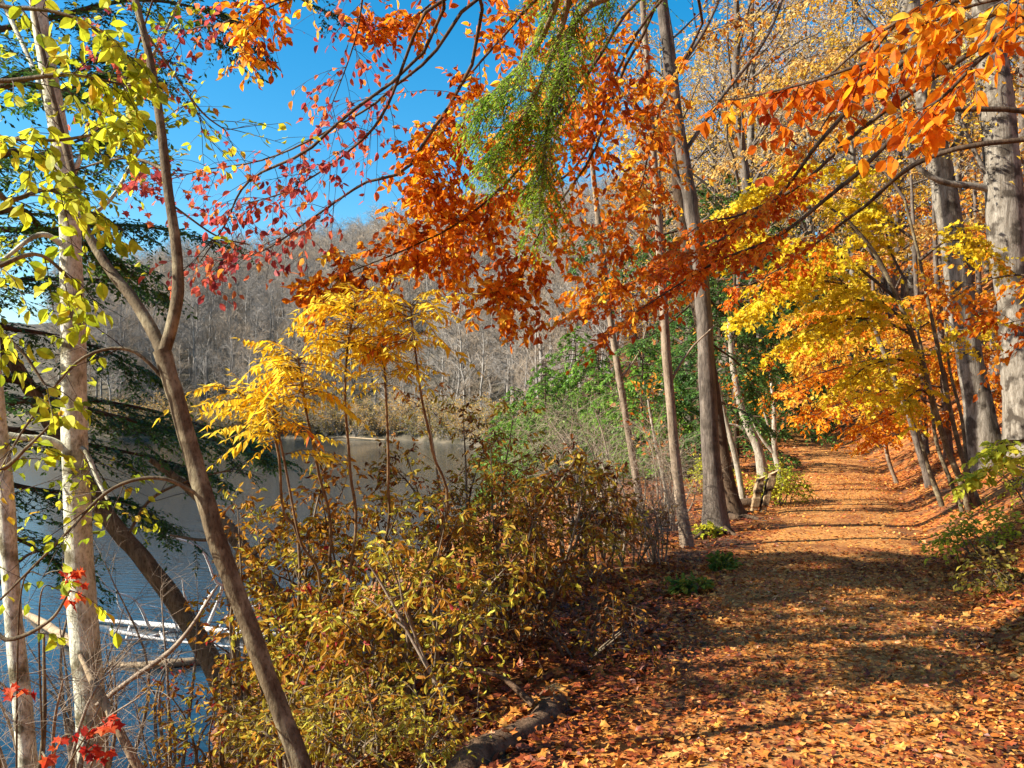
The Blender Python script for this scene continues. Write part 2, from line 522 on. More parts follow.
M['greenyellow'] = leaf_mat('green_yellow_leaf', [(0, (.16, .22, .02)), (.5, (.42, .46, .03)), (1, (.68, .6, .05))], .45)
M['fern'] = leaf_mat('low_green_leaf', [(0, (.05, .10, .015)), (.6, (.15, .25, .03)), (1, (.4, .36, .04))], .45)
M['tan'] = leaf_mat('tan_leaf', [(0, (.36, .17, .05)), (.4, (.6, .34, .08)), (.7, (.72, .47, .13)), (1, (.8, .62, .26))], .45)
M['gold'] = leaf_mat('gold_leaf', [(0, (.46, .2, .02)), (.4, (.7, .39, .03)), (.75, (.8, .54, .05)), (1, (.84, .66, .16))], .47)
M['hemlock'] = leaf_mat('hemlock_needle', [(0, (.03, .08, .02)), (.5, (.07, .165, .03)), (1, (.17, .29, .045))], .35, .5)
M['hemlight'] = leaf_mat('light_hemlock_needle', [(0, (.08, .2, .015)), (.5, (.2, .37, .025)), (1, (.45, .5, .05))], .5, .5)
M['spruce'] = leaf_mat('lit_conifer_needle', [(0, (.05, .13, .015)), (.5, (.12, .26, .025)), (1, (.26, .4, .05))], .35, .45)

M['pale_bark'] = bark_mat('pale_maple_bark', (.36, .34, .24), (.74, .74, .58), (.16, .14, .08), 12, .55, .6, .58, 6)
M['ash_bark'] = bark_mat('ash_grey_bark', (.17, .145, .10), (.46, .41, .32), None, 16, .3, .5)
M['olive_bark'] = bark_mat('smooth_olive_bark', (.07, .05, .028), (.17, .13, .075), (.24, .2, .12), 16, .4, .6, .56, 8)
M['dark_bark'] = bark_mat('dark_bark', (.035, .022, .014), (.13, .085, .05), None, 12, .2, .7)
M['grey_bark'] = bark_mat('grey_bark', (.05, .038, .03), (.22, .18, .14), (.075, .06, .045), 16, .16, .7, .57, 4)
M['mottled_bark'] = bark_mat('mottled_grey_bark', (.11, .09, .065), (.31, .275, .22), (.06, .048, .035), 22, .12, .8, .54, 5)
M['brown_bark'] = bark_mat('brown_bark', (.09, .055, .03), (.26, .17, .09), None, 16, .2, .6)
M['tan_bark'] = bark_mat('tan_bark', (.12, .085, .055), (.34, .26, .18), None, 14, .25, .5)
M['twig'] = bark_mat('twig_bark', (.04, .027, .02), (.11, .08, .06), None, 20, .3, .1)
M['shrub_twig'] = bark_mat('shrub_twig_bark', (.09, .065, .04), (.26, .2, .13), None, 20, .3, .1)
M['brush_twig'] = bark_mat('dry_brush_twig', (.22, .175, .12), (.46, .37, .27), None, 20, .3, .1)
M['pale_twig'] = bark_mat('pale_twig_bark', (.16, .12, .085), (.36, .28, .2), None, 20, .3, .1)
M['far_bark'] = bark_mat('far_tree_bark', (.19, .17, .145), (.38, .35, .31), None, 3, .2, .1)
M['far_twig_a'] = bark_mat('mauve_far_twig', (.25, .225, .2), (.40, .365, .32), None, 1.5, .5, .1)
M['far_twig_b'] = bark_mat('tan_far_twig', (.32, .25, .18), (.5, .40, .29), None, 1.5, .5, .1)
M['bleached'] = bark_mat('bleached_wood', (.5, .48, .44), (.78, .76, .72), None, 20, .3, .3)
M['drift'] = bark_mat('tan_drift_wood', (.2, .14, .08), (.46, .35, .22), None, 12, .4, .5)
M['rotten'] = bark_mat('rotten_log_bark', (.05, .028, .015), (.21, .13, .075), (.1, .11, .03), 14, .5, .9, .62, 5)
M['cut_wood'] = bark_mat('weathered_post_wood', (.16, .10, .05), (.5, .36, .2), (.03, .02, .012), 9, .5, .4, .52, 7)

LIT = [(.08, .02, .007), (.2, .05, .01), (.34, .095, .015), (.42, .15, .024), (.5, .24, .055), (.28, .04, .016)]
M['ground'] = litter_mat('forest_floor_litter', LIT, 15, (.07, .035, .018), .36, True)
M['path'] = litter_mat('trodden_leaf_path', [(.16, .05, .012), (.36, .13, .026), (.46, .2, .045), (.5, .28, .09), (.38, .135, .03)], 28, (.22, .075, .022), .34)
M['litter'] = leaf_mat('fallen_leaf', [(0, (.09, .02, .007)), (.2, (.26, .05, .011)), (.42, (.46, .145, .02)), (.62, (.56, .255, .04)), (.8, (.64, .36, .1)), (.92, (.46, .05, .03)), (1, (.68, .46, .3))], .15, .5, .4)

# lake water
m, nt, out = nodes('lake_water')
pb = nt.nodes.new('ShaderNodeBsdfPrincipled')
pb.inputs['Base Color'].default_value = (.008, .02, .03, 1)
pb.inputs['Roughness'].default_value = .04
pb.inputs['IOR'].default_value = 1.333
tc = nt.nodes.new('ShaderNodeTexCoord')
mp = nt.nodes.new('ShaderNodeMapping'); mp.inputs['Scale'].default_value = (1, 2.4, 1); mp.inputs['Rotation'].default_value = (0, 0, .25)
nt.links.new(tc.outputs['Object'], mp.inputs['Vector'])
nz = nt.nodes.new('ShaderNodeTexNoise'); nz.inputs['Scale'].default_value = 2.6; nz.inputs['Detail'].default_value = 4; nz.inputs['Roughness'].default_value = .6
nt.links.new(mp.outputs[0], nz.inputs['Vector'])
bp = nt.nodes.new('ShaderNodeBump'); bp.inputs['Strength'].default_value = .17; bp.inputs['Distance'].default_value = .05
nt.links.new(nz.outputs['Fac'], bp.inputs['Height']); nt.links.new(bp.outputs[0], pb.inputs['Normal'])
nt.links.new(pb.outputs[0], out.inputs['Surface'])
M['water'] = m

# ------------------------------------------------------------------ setting
def grid_mesh(name, X, Y, Z, mat):
    ny, nx = X.shape
    b = MB()
    i = np.arange(ny - 1)[:, None] * nx + np.arange(nx - 1)[None]
    f = np.stack([i, i + 1, i + nx + 1, i + nx], -1).reshape(-1, 4)
    b.add(np.stack([X, Y, Z], -1).reshape(-1, 3), f, 0, None, True)
    return b.build(name, [mat], None, 'structure')


tx = np.linspace(-1, 1, 380)
gx = 2.5 + 300 * np.sinh(5.4 * tx) / math.sinh(5.4)
ty = np.linspace(-.62, 1, 400)
gyv = 7 + 500 * np.sinh(5.6 * ty) / math.sinh(5.6)
GX, GY = np.meshgrid(gx, gyv)
ground = grid_mesh('ground', GX, GY, ground_z(GX, GY), M['ground'])

# the trodden path: a sheet that lies 2 cm proud and sinks under the litter at its ragged edges
yy = np.concatenate([np.arange(-10, 25, .16), np.arange(25, 62, .4)])
uu = np.linspace(-1, 1, 15)
PXs, PYs = [], []
wl = 1.08 + .13 * np.sin(yy * .9) + .1 * np.sin(yy * 2.3 + 1)
UU = uu[None] * wl[:, None]
PXg = xc(yy)[:, None] + UU / .938
PYg = yy[:, None] + 0 * UU
grid_mesh('path', PXg, PYg, ground_z(PXg, PYg) + .02 - .09 * np.abs(uu[None]) ** 6, M['path'])

lx = np.array([-175., 6.]); ly = np.array([-45., 112.])
LX, LY = np.meshgrid(lx, ly)
grid_mesh('lake', LX, LY, LX * 0 + LAKE_Z, M['water'])

# fallen leaves on the path and the forest floor
rng = np.random.default_rng(5)
b = MB()


def scatter(n, y0, y1, size, kind, red, umin, umax, power=1.0):
    y = y0 + (y1 - y0) * rng.uniform(0, 1, n) ** power
    u = rng.uniform(umin, umax, n)
    x = xc(y) + u / .938
    ok = (lake_sd(x, y) > .02) & (np.abs(x) < .62 * y + 1.0)
    # on the path the leaves are trodden thin in places
    on = np.abs(path_u(x, y)) < 1.0
    ok &= ~(on & (rng.uniform(0, 1, n) < .03 + .06 * np.sin(x * 2.1 + 1) * np.sin(y * 1.3)))
    x, y, on = x[ok], y[ok], on[ok]
    k = len(x)
    z = ground_z(x, y) + np.where(on, .022, .004) + rng.uniform(0, .03, k) * np.where(on, .4, 1)
    a = rng.uniform(0, 2 * math.pi, k)
    ax = np.stack([np.cos(a), np.sin(a), rng.normal(.05, .2, k)], -1)
    nm = UP + rng.normal(0, .32, (k, 3))
    sz = size * rng.uniform(.5, 1.2, k) * np.where(on, .75, 1)
    tt = np.clip(rng.beta(1.7, 1.7, k) * .85 + np.where(on, .03, -.07 + red - .1 * (path_u(x, y) < 0)) + .12 * np.sin(x * 1.1 + y * .7), 0, 1)
    leaves(b, np.stack([x, y, z], -1), ax, nm, sz, tt, kind, 0, 1.15)


scatter(5200, 3.0, 9, .075, 'maple', 0, -4.5, 4, 1.25)
scatter(21000, 3.0, 10, .06, 'oval', 0, -5, 5, 1.2)
scatter(34000, 3.0, 9.5, .045, 'simple', 0, -2.5, 3, 1.1)
scatter(6000, 5, 12, .06, 'oval', 0, -9, -4)
scatter(26000, 8, 22, .07, 'simple', 0, -6, 6.5)
scatter(15000, 18, 48, .12, 'simple', .05, -8, 14)
litter = b

# ------------------------------------------------------------------ trunks by pixel
def px_line(pts, Y, Y1=None):
    """[(px,py,...)] with depth Y at the first point, Y1 at the last; a third value overrides"""
    n = len(pts)
    out = []
    for i, q in enumerate(pts):
        yy_ = q[2] if len(q) > 2 else Y + ((Y1 if Y1 is not None else Y) - Y) * i / max(n - 1, 1)
        out.append(P(q[0], q[1], yy_))
    return np.array(out)


def stand(line):
    """carry a trunk's foot down to the ground"""
    p = line[0].copy()
    g = float(ground_z(p[0], p[1]))
    if p[2] > g - .05:
        d = norm(line[0] - line[1])
        q = p + d * min((p[2] - g) / max(-d[2], .25), 2.5)
        q[2] = float(ground_z(q[0], q[1])) - .08
        return np.vstack([q, line]), True
    return line, False


def trunk_mesh(line, rad, bark, parent, name='trunk', sides=14, n=46, flare=1.5, seed=0, amp=.1):
    rng = np.random.default_rng(seed + 77)
    ln, rd = smooth_line(line, n, rad)
    ln, rd = knotty(ln, rd, rng, amp)
    if flare > 1:
        h = np.linalg.norm(ln - ln[0], axis=1)
        rd = rd * (1 + (flare - 1) * np.exp(-h / (rad[0] * 2.2)))
    b = MB()
    b.tubes(ln, rd, sides)
    return b.build(name, [bark], parent)


def make_trunk_tree(kind, label, cat, pts, rpx, Y, Y1=None, bark='grey_bark', limbs=(), flare=1.5, seed=0, group=None, base_on_ground=False, sides=14, rs=1.0):
    """a tree whose trunk runs through pixels at depth Y; limbs = [(pts, Y, Y1, r0px, r1px)]"""
    if base_on_ground:
        Y0 = gy(pts[0][0], pts[0][1])
        if Y1 is None:
            Y1 = Y0
        Y = Y0
    line = px_line(pts, Y, Y1)
    rad = [r * rs * Y / FPX for r in rpx]
    line, added = stand(line)
    if added:
        rad = [rad[0] * 1.05] + rad
    T = thing(kind, label, cat, line[0], group)
    trunk_mesh(line, rad, M[bark], T, flare=flare, seed=seed, sides=sides)
    lines = []
    for k, (lp, ly0, ly1, r0, r1) in enumerate(limbs):
        l = px_line(lp, ly0 or Y, ly1 or Y)
        trunk_mesh(l, list(np.linspace(r0, r1, len(l)) * rs * (ly0 or Y) / FPX), M[bark], T, 'limb', 8, 24, 1.0, seed + k + 1)
        lines.append(l)
    return T, line, lines


def limb_from(T, root, pts, bark, r0, r1, name='limb', n=26, sides=7, seed=0):
    l = np.vstack([root, pts]) if root is not None else np.asarray(pts)
    ln, rd = smooth_line(l, n, list(np.linspace(r0, r1, len(l))))
    rng = np.random.default_rng(seed + 5)
    ln, rd = knotty(ln, rd, rng, .1)
    b = MB()
    b.tubes(ln, rd, sides)
    b.build(name, [bark], T)
    return ln


OVAL = dict(step=.036, size=.078, kind='oval', hang=.45, flat=.8)

# ---- slim pale tree at the lake edge, front left
T1, l1, lb1 = make_trunk_tree('pale_maple', 'pale grey trunked maple standing in the lake edge, thickest of the leaning shore stems', 'tree',
    [(97, 800), (90, 700), (81, 600), (77, 470), (73, 300), (67, 190), (52, 90), (38, 0), (28, -90), (16, -220)], [19, 18.5, 17.5, 16.5, 15, 13.5, 12, 11, 9, 6], 5.5, 5.5, 'pale_bark',
    [([(76, 455), (50, 441), (20, 437), (-50, 425)], 5.5, 5.3, 6.5, 4), ([(74, 447), (86, 452), (98, 480), (108, 500)], 5.5, 5.35, 4, 2),
     ([(70, 250), (40, 235), (0, 262), (-40, 290)], 5.5, 5.2, 4, 2), ([(66, 190), (100, 120), (150, 60), (190, -20)], 5.5, 5.8, 4.5, 2), ([(62, 160), (30, 60), (-30, -60), (-80, -160)], 5.6, 6.6, 4, 2), ([(36, -10), (80, -110), (140, -200), (200, -300)], 5.6, 6.4, 5, 2),
     ([(30, -60), (-20, -160), (-60, -260)], 5.5, 6.2, 5, 2), ([(68, 230), (110, 200), (140, 150), (165, 120)], 5.6, 6.5, 3.5, 1.5)], 1.3, 1, rs=.72)
rng = np.random.default_rng(21)
b = MB()
for l, n in ((lb1[0], 8), (lb1[1], 10), (lb1[2], 22), (lb1[3], 30), (lb1[4], 70), (lb1[5], 60), (lb1[6], 80), (lb1[7], 24)):  # thickest-leaved limbs run out of view, added to shade path and bank
    spray(b, smooth_line(l, 14), n, rng, (.25, .7), .2, .7, .8, .4, 0, .15, True, 2, .5, .003, dict(step=.08, size=.06, kind='oval', keep=.6), .5, .2)
b.build('crown', [M['lime'], M['twig']], T1)

# ---- forked olive-brown tree
T2, l2, lb2 = make_trunk_tree('forked_tree', 'slender olive-brown tree forking into two stems in front of the lake', 'tree',
    [(312, 800), (297, 755), (272, 690), (247, 620), (225, 560), (208, 505), (193, 460), (176, 400), (161, 350)], [14, 13, 12.5, 12.5, 12.5, 12, 12, 11.5, 11.5], 4.0, 4.1, 'olive_bark',
    [([(163, 356), (172, 325), (178, 290), (176, 245), (168, 190), (160, 120), (148, 50), (133, -8), (110, -90), (90, -200)], 4.1, 4.3, 9, 4),
     ([(165, 358), (152, 330), (132, 298), (108, 268), (84, 225), (74, 180), (58, 120), (40, 40), (20, -60)], 4.1, 4.5, 8.5, 3),
     ([(205, 498), (160, 478), (110, 490), (60, 540), (0, 600)], 4.05, 3.8, 3, 1.4),
     ([(170, 385), (130, 350), (80, 360), (30, 420), (0, 470)], 4.1, 3.9, 2.6, 1.2),
     ([(165, 170), (140, 160), (110, 160), (60, 175)], 4.25, 4.4, 2.4, 1.2),
     ([(172, 205), (215, 235), (250, 245)], 4.2, 4.4, 1.6, 1),
     ([(140, 25), (165, 60), (200, 110), (225, 130)], 4.3, 4.6, 2, 1)], 1.25, 2, rs=.74)
b = MB()
for l, n in ((lb2[0], 12), (lb2[1], 16), (lb2[2], 9), (lb2[3], 10), (lb2[4], 8), (lb2[6], 8)):
    spray(b, smooth_line(l, 14), n, rng, (.2, .6), .25, .8, .7, .5, 0, .1, True, 2, .5, .0028, dict(step=.16, size=.05, kind='oval', keep=.35), .55, .25)
b.build('crown', [M['lime'], M['twig']], T2)

# ---- thin pale stem at the very edge
T3, l3, _ = make_trunk_tree('pale_sapling', 'thin pale grey stem beside the thicker pale maple, nearest the picture edge', 'tree',
    [(32, 810), (25, 730), (15, 640), (8, 540), (3, 470), (-6, 380), (-20, 250), (-30, 100), (-36, -60)], [13, 12.5, 12, 11, 10.5, 10, 9, 8, 6], 5.0, 5.0, 'pale_bark', [], 1.3, 3, rs=.76)
b = MB()
spray(b, smooth_line(l3, 20), 26, rng, (.25, .6), .4, .6, .8, .4, 0, .2, False, 2, .5, .003, dict(step=.10, size=.055, kind='oval', keep=.5), .5, .2)
b.build('crown', [M['lime'], M['twig']], T3)

# ---- dark leaning dead trunk over the water
T4, l4, lb4 = make_trunk_tree('leaning_trunk', 'dark leaning dead trunk slanting over the water behind the pale maple', 'tree',
    [(232, 715), (215, 675), (180, 612), (150, 570), (122, 535), (98, 500), (72, 460), (38, 405), (0, 340), (-40, 270)], [17, 16, 14.5, 14, 13, 12.5, 12, 11, 10, 8], 7.4, 7.6, 'brown_bark',
    [([(125, 540), (150, 500), (190, 480), (230, 470)], 7.5, 7.4, 3, 1.2), ([(90, 490), (60, 540), (20, 560), (-20, 610)], 7.5, 7.2, 3, 1.2)], 1.15, 4, rs=.64)
b = MB()
for l in lb4:
    spray(b, smooth_line(l, 12), 10, rng, (.3, .8), .2, .8, .7, .4, 0, .1, True, 3, .5, .004, None)
b.build('crown', [M['twig'], M['twig']], T4)

# ---- bent brown trunk further along the shore
T5, l5, lb5 = make_trunk_tree('bent_trunk', 'thin brown trunk leaning out over the lake beside the yellow sumac', 'tree',
    [(305, 640), (285, 608), (262, 572), (240, 545), (218, 518), (190, 490), (150, 460)], [9, 8.5, 8, 7.5, 6.5, 5, 3], 7.0, 7.6, 'brown_bark',
    [([(250, 556), (275, 535), (285, 505)], 7.1, 7.0, 3, 1.5), ([(230, 532), (205, 540), (170, 535)], 7.3, 7.3, 2.5, 1)], 1.2, 5)

# ---- lime-leaved sapling coming in from the left
base = np.array([-2.75, 3.0, 0]); base[2] = ground_z(base[0], base[1]) - .05
T6 = thing('lime_sapling', 'yellow-green leaved sapling whose bright leaves hang over the pale maple trunk', 'tree', base)
tl = np.array([base, base + [.03, .05, 1.2], base + [.15, .1, 2.4], base + [.2, .0, 3.6], base + [.3, .1, 4.6]])
trunk_mesh(tl, [.05, .045, .04, .03, .015], M['olive_bark'], T6, seed=6)
b = MB()
rng = np.random.default_rng(31)
LIME = dict(step=.055, size=.053, kind='beech', hang=.7, flat=.4, jit=.45)
for k, (root, pts, n) in enumerate([
        (tl[3], [(-60, 20, 3), (20, 8, 3), (80, 20, 3), (125, 55, 3.05)], 15),
        (tl[3], [(-60, 90, 3), (15, 80, 3), (70, 75, 3), (125, 85, 3.1)], 17),
        (tl[2], [(-60, 160, 3), (10, 140, 2.9), (60, 140, 2.9), (115, 130, 3)], 20),
        (tl[2], [(-60, 200, 2.8), (10, 200, 2.8), (50, 190, 2.9), (95, 215, 3)], 15),
        (tl[2], [(-60, 290, 2.9), (-5, 268, 2.8), (40, 255, 2.9), (80, 290, 3)], 8),
        (tl[2], [(-60, 330, 3), (-10, 330, 3), (20, 350, 3.), (45, 385, 3)], 5),
        (tl[1], [(-50, 480, 3.2), (0, 470, 3.2), (30, 445, 3.2), (50, 425, 3.2)], 5),
        (tl[1], [(-50, 640, 3.4), (10, 640, 3.4), (50, 620, 3.4), (70, 590, 3.4)], 3)]):
    ln = limb_from(T6, root, px_line(pts, 3), M['olive_bark'], .012, .004, seed=k)
    spray(b, ln, n, rng, (.16, .34), .45, .7, .7, .5, 0, .35, True, 1, .5, .0025, LIME, .55, .12, .16)
b.build('crown', [M['lime'], M['twig']], T6)

# ---- scarlet maple sapling, low by the water
base = np.array([-2.6, 4.6, 0]); base[2] = ground_z(base[0], base[1]) - .05
T7 = thing('red_maple_sapling', 'small maple sapling with a few scarlet leaves low by the pale trunks', 'tree', base)
tl = np.array([base, base + [.1, 0, .5], base + [.2, .05, 1.0], base + [.2, .05, 1.6]])
trunk_mesh(tl, [.02, .017, .013, .006], M['olive_bark'], T7, seed=7)
b = MB()
SC = dict(step=.05, size=.048, kind='maple', hang=.6, flat=.5)
for k, (pts, n) in enumerate([([(20, 600, 4.5), (45, 575, 4.5), (60, 570, 4.5)], 4), ([(50, 760, 4.0), (65, 735, 3.9), (85, 742, 3.9)], 4), ([(-10, 700, 4), (5, 690, 4)], 2),
                              ([(40, 600, 4.4), (62, 590, 4.4)], 3), ([(80, 745, 4), (98, 725, 3.9)], 2)]):
    ln = limb_from(T7, tl[1 + k % 2], px_line(pts, 4), M['olive_bark'], .006, .002, seed=k, sides=5)
    spray(b, ln, n, rng, (.1, .2), .6, .7, .7, .5, 0, .3, True, 1, .5, .002, SC, .5, .15, .2)
b.build('crown', [M['scarlet'], M['twig']], T7)

# ---- red maple: purple-red leaves strung across the sky
base = np.array([-1.7, -1.6, 0]); base[2] = ground_z(base[0], base[1]) - .05
T8 = thing('red_maple', 'maple with thin limbs of purple-red leaves strung across the blue sky', 'tree', base)
tl = np.array([base, base + [.05, .1, 2], base + [.2, .2, 4], base + [.3, .3, 6.5], base + [.3, .4, 9]])
trunk_mesh(tl, [.14, .12, .1, .07, .03], M['grey_bark'], T8, seed=8)
b = MB()
rng = np.random.default_rng(41)
RM = dict(step=.085, size=.05, kind='beech', hang=.7, flat=.4, jit=.5, keep=.52)
RMM = dict(step=.11, size=.045, kind='maple', hang=.5, flat=.4, jit=.5, keep=.55)
for k, (root, pts, n, lf) in enumerate([
        (tl[2], [(560, -110, 4.3), (470, 0, 4.6), (432, 55, 4.7), (392, 88, 4.8), (365, 110, 4.9), (298, 146, 5.0), (255, 162, 5.1), (205, 170, 5.2), (150, 185, 5.3)], 34, RMM),
        (tl[2], [(480, -110, 4.2), (420, 20, 4.4), (385, 110, 4.6), (350, 150, 4.7), (290, 190, 4.9), (240, 205, 5)], 26, RM),
        (tl[3], [(380, -120, 4.6), (365, -20, 4.9), (355, 40, 5), (330, 110, 5.2)], 22, RM),
        (tl[3], [(300, -120, 4.8), (270, -30, 5), (230, 20, 5.2), (190, 30, 5.4), (170, 60, 5.5)], 20, RM),
        (tl[2], [(440, -60, 4), (330, 130, 4.8), (250, 180, 5.0), (225, 225, 5.2), (200, 262, 5.3)], 22, RM),
        (tl[3], [(200, -120, 5), (160, -20, 5.3), (135, 60, 5.5), (130, 110, 5.6)], 15, RMM),
        (tl[2], [(470, -60, 4.2), (420, 150, 4.8), (360, 185, 4.9), (310, 220, 5), (265, 250, 5.1), (225, 262, 5.2)], 26, RM)]):
    ln = limb_from(T8, root, px_line(pts, 4), M['dark_bark'], .012, .0028, seed=k)
    spray(b, ln, n, rng, (.2, .55), .42, .7, .7, .5, 0, .35, True, 2, .5, .0022, lf, .5, .16, .2)
b.build('crown', [M['crimson'], M['twig']], T8)

# ---- the orange beech that overhangs the middle and the upper corner
base = np.array([4.7, 4.0, 0]); base[2] = ground_z(base[0], base[1]) - .1
T9 = thing('orange_beech', 'beech with large masses of orange leaves hanging over the shrubs and the path', 'tree', base)
tl = np.array([base, base + [-.05, 0, 1.5], base + [-.1, .1, 3], base + [0, .1, 5], base + [.1, .2, 8], base + [.2, .2, 11]])
trunk_mesh(tl, [.2, .18, .16, .13, .09, .03], M['mottled_bark'], T9, seed=9)
b = MB()
rng = np.random.default_rng(51)
OB = dict(step=.03, size=.054, kind='beech', hang=.45, flat=.5, jit=.5)
OBd = dict(step=.036, size=.05, kind='beech', hang=.6, flat=.5, jit=.45)
for k, (root, pts, n, tint, lf) in enumerate([
        (tl[3], [(780, -110, 4.6), (642, -4, 4.8), (598, 58, 4.9), (545, 140, 5.0), (470, 215, 5.1), (404, 250, 5.2), (350, 272, 5.3), (318, 290, 5.3)], 90, .42, OB),
        (tl[3], [(800, -120, 4.8), (670, -10, 5.2), (618, 70, 5.4), (594, 152, 5.5), (544, 224, 5.6), (525, 270, 5.7), (505, 305, 5.8)], 65, .46, OB),
        (tl[3], [(720, -120, 4.6), (560, -20, 4.9), (500, 40, 5), (455, 95, 5), (435, 140, 5), (425, 190, 5)], 62, .5, OB),
        (tl[3], [(700, -150, 4.4), (500, -90, 4.5), (420, -50, 4.5), (330, -12, 4.5), (268, 8, 4.5), (240, 45, 4.5)], 30, .62, OBd),
        (tl[3], [(760, -100, 5), (640, 40, 5.6), (600, 130, 5.8), (560, 180, 5.8), (500, 190, 5.7), (455, 225, 5.6), (440, 262, 5.6)], 62, .56, OB),
        (tl[3], [(760, -80, 5.2), (700, 30, 6), (660, 110, 6.3), (640, 190, 6.5), (622, 235, 6.6), (604, 285, 6.7)], 57, .5, OB),
        (tl[3], [(700, -100, 5), (590, -10, 5.6), (560, 60, 5.8), (545, 120, 5.9), (520, 160, 6)], 50, .6, OB),
        (tl[3], [(640, -120, 4.8), (520, -40, 5.2), (450, -10, 5.3), (410, 20, 5.3), (370, 30, 5.3)], 40, .42, OB),
        # near branch across the upper corner
        (tl[2], [(1120, 20, 3.0), (1010, 10, 2.75), (940, 40, 2.75), (870, 62, 2.8), (800, 85, 2.9), (735, 100, 3.0)], 24, .42, OBd),
        (tl[2], [(1150, 20, 2.8), (1040, 20, 2.5), (985, 55, 2.45), (945, 95, 2.45), (925, 108, 2.5)], 14, .58, OBd),
        (tl[2], [(1120, 10, 3.2), (1000, -20, 2.9), (900, 20, 3.0), (830, 75, 3.1), (790, 125, 3.2)], 12, .38, OBd),
        (tl[2], [(1150, -30, 2.8), (1040, -10, 2.45), (975, 5, 2.45), (940, 20, 2.5)], 12, .72, OBd),
        # low side sprays at the right edge
        (tl[1], [(1250, 300, 5), (1100, 290, 5.6), (1030, 275, 5.9), (980, 282, 6.1), (950, 300, 6.3)], 24, .62, OBd),
        (tl[1], [(1250, 340, 5), (1100, 330, 5.6), (1040, 318, 5.8), (1000, 325, 5.9)], 14, .5, OBd)]):
    ln = limb_from(T9, root, px_line(pts, 4), M['dark_bark'], (.011 if 7 < k < 12 else .0135), .0025, seed=k)
    near = len(pts) > 3 and k in (8, 9, 10, 11)
    spray(b, ln, n, rng, (.15, .32) if near else ((.12, .3) if k in (3, 7) else (.18, .45) if k in (0, 2) else (.25, .6)), .33, .65, .8 if near else .95, .4 if near else .6, .05 if near else .12, .4 if near else .2, near, 1 if near else 2, .5, .0024, lf, tint + .06, .17 if near else .2, .17 if near else .2, .35)
b.build('crown', [M['orange'], M['twig']], T9)

# ---- hemlock whose light green spray hangs in the middle of the orange leaves
base = np.array([-2.9, .8, 0]); base[2] = ground_z(base[0], base[1]) - .1
T10 = thing('hanging_hemlock', 'hemlock whose light green needle spray hangs among the orange beech leaves', 'tree', base)
tl = np.array([base, base + [0, .1, 2.5], base + [.1, .1, 5], base + [.1, .2, 8], base + [.1, .2, 11]])
trunk_mesh(tl, [.17, .15, .12, .08, .02], M['brown_bark'], T10, seed=10)
rng = np.random.default_rng(61)
b = MB()
HN = dict(step=.009, size=.024, kind='needle', hang=.1, flat=1.2, jit=.2, width=1.6, from_t=.02)
for k, (pts, n) in enumerate([([(560, -140, 3.6), (560, -20, 3.9), (540, 40, 4.0), (510, 75, 4.0), (490, 95, 4.0)], 40), ([(600, -130, 3.7), (575, 20, 4.1), (556, 90, 4.1), (545, 150, 4.1), (540, 205, 4.1)], 60),
                              ([(580, -140, 3.7), (570, -10, 4.), (550, 60, 4.), (520, 120, 4.), (492, 150, 4.)], 44)]):
    ln = limb_from(T10, tl[2] + [0, 0, .4 + .3 * k], px_line(pts, 4), M['brown_bark'], .025, .003, seed=k)
    spray(b, ln, n, rng, (.18, .4), .22, .9, .65, .35, 0, .5, True, 7, .42, .002, HN, .5, .14, .2)
b.build('crown', [M['hemlight'], M['twig']], T10)

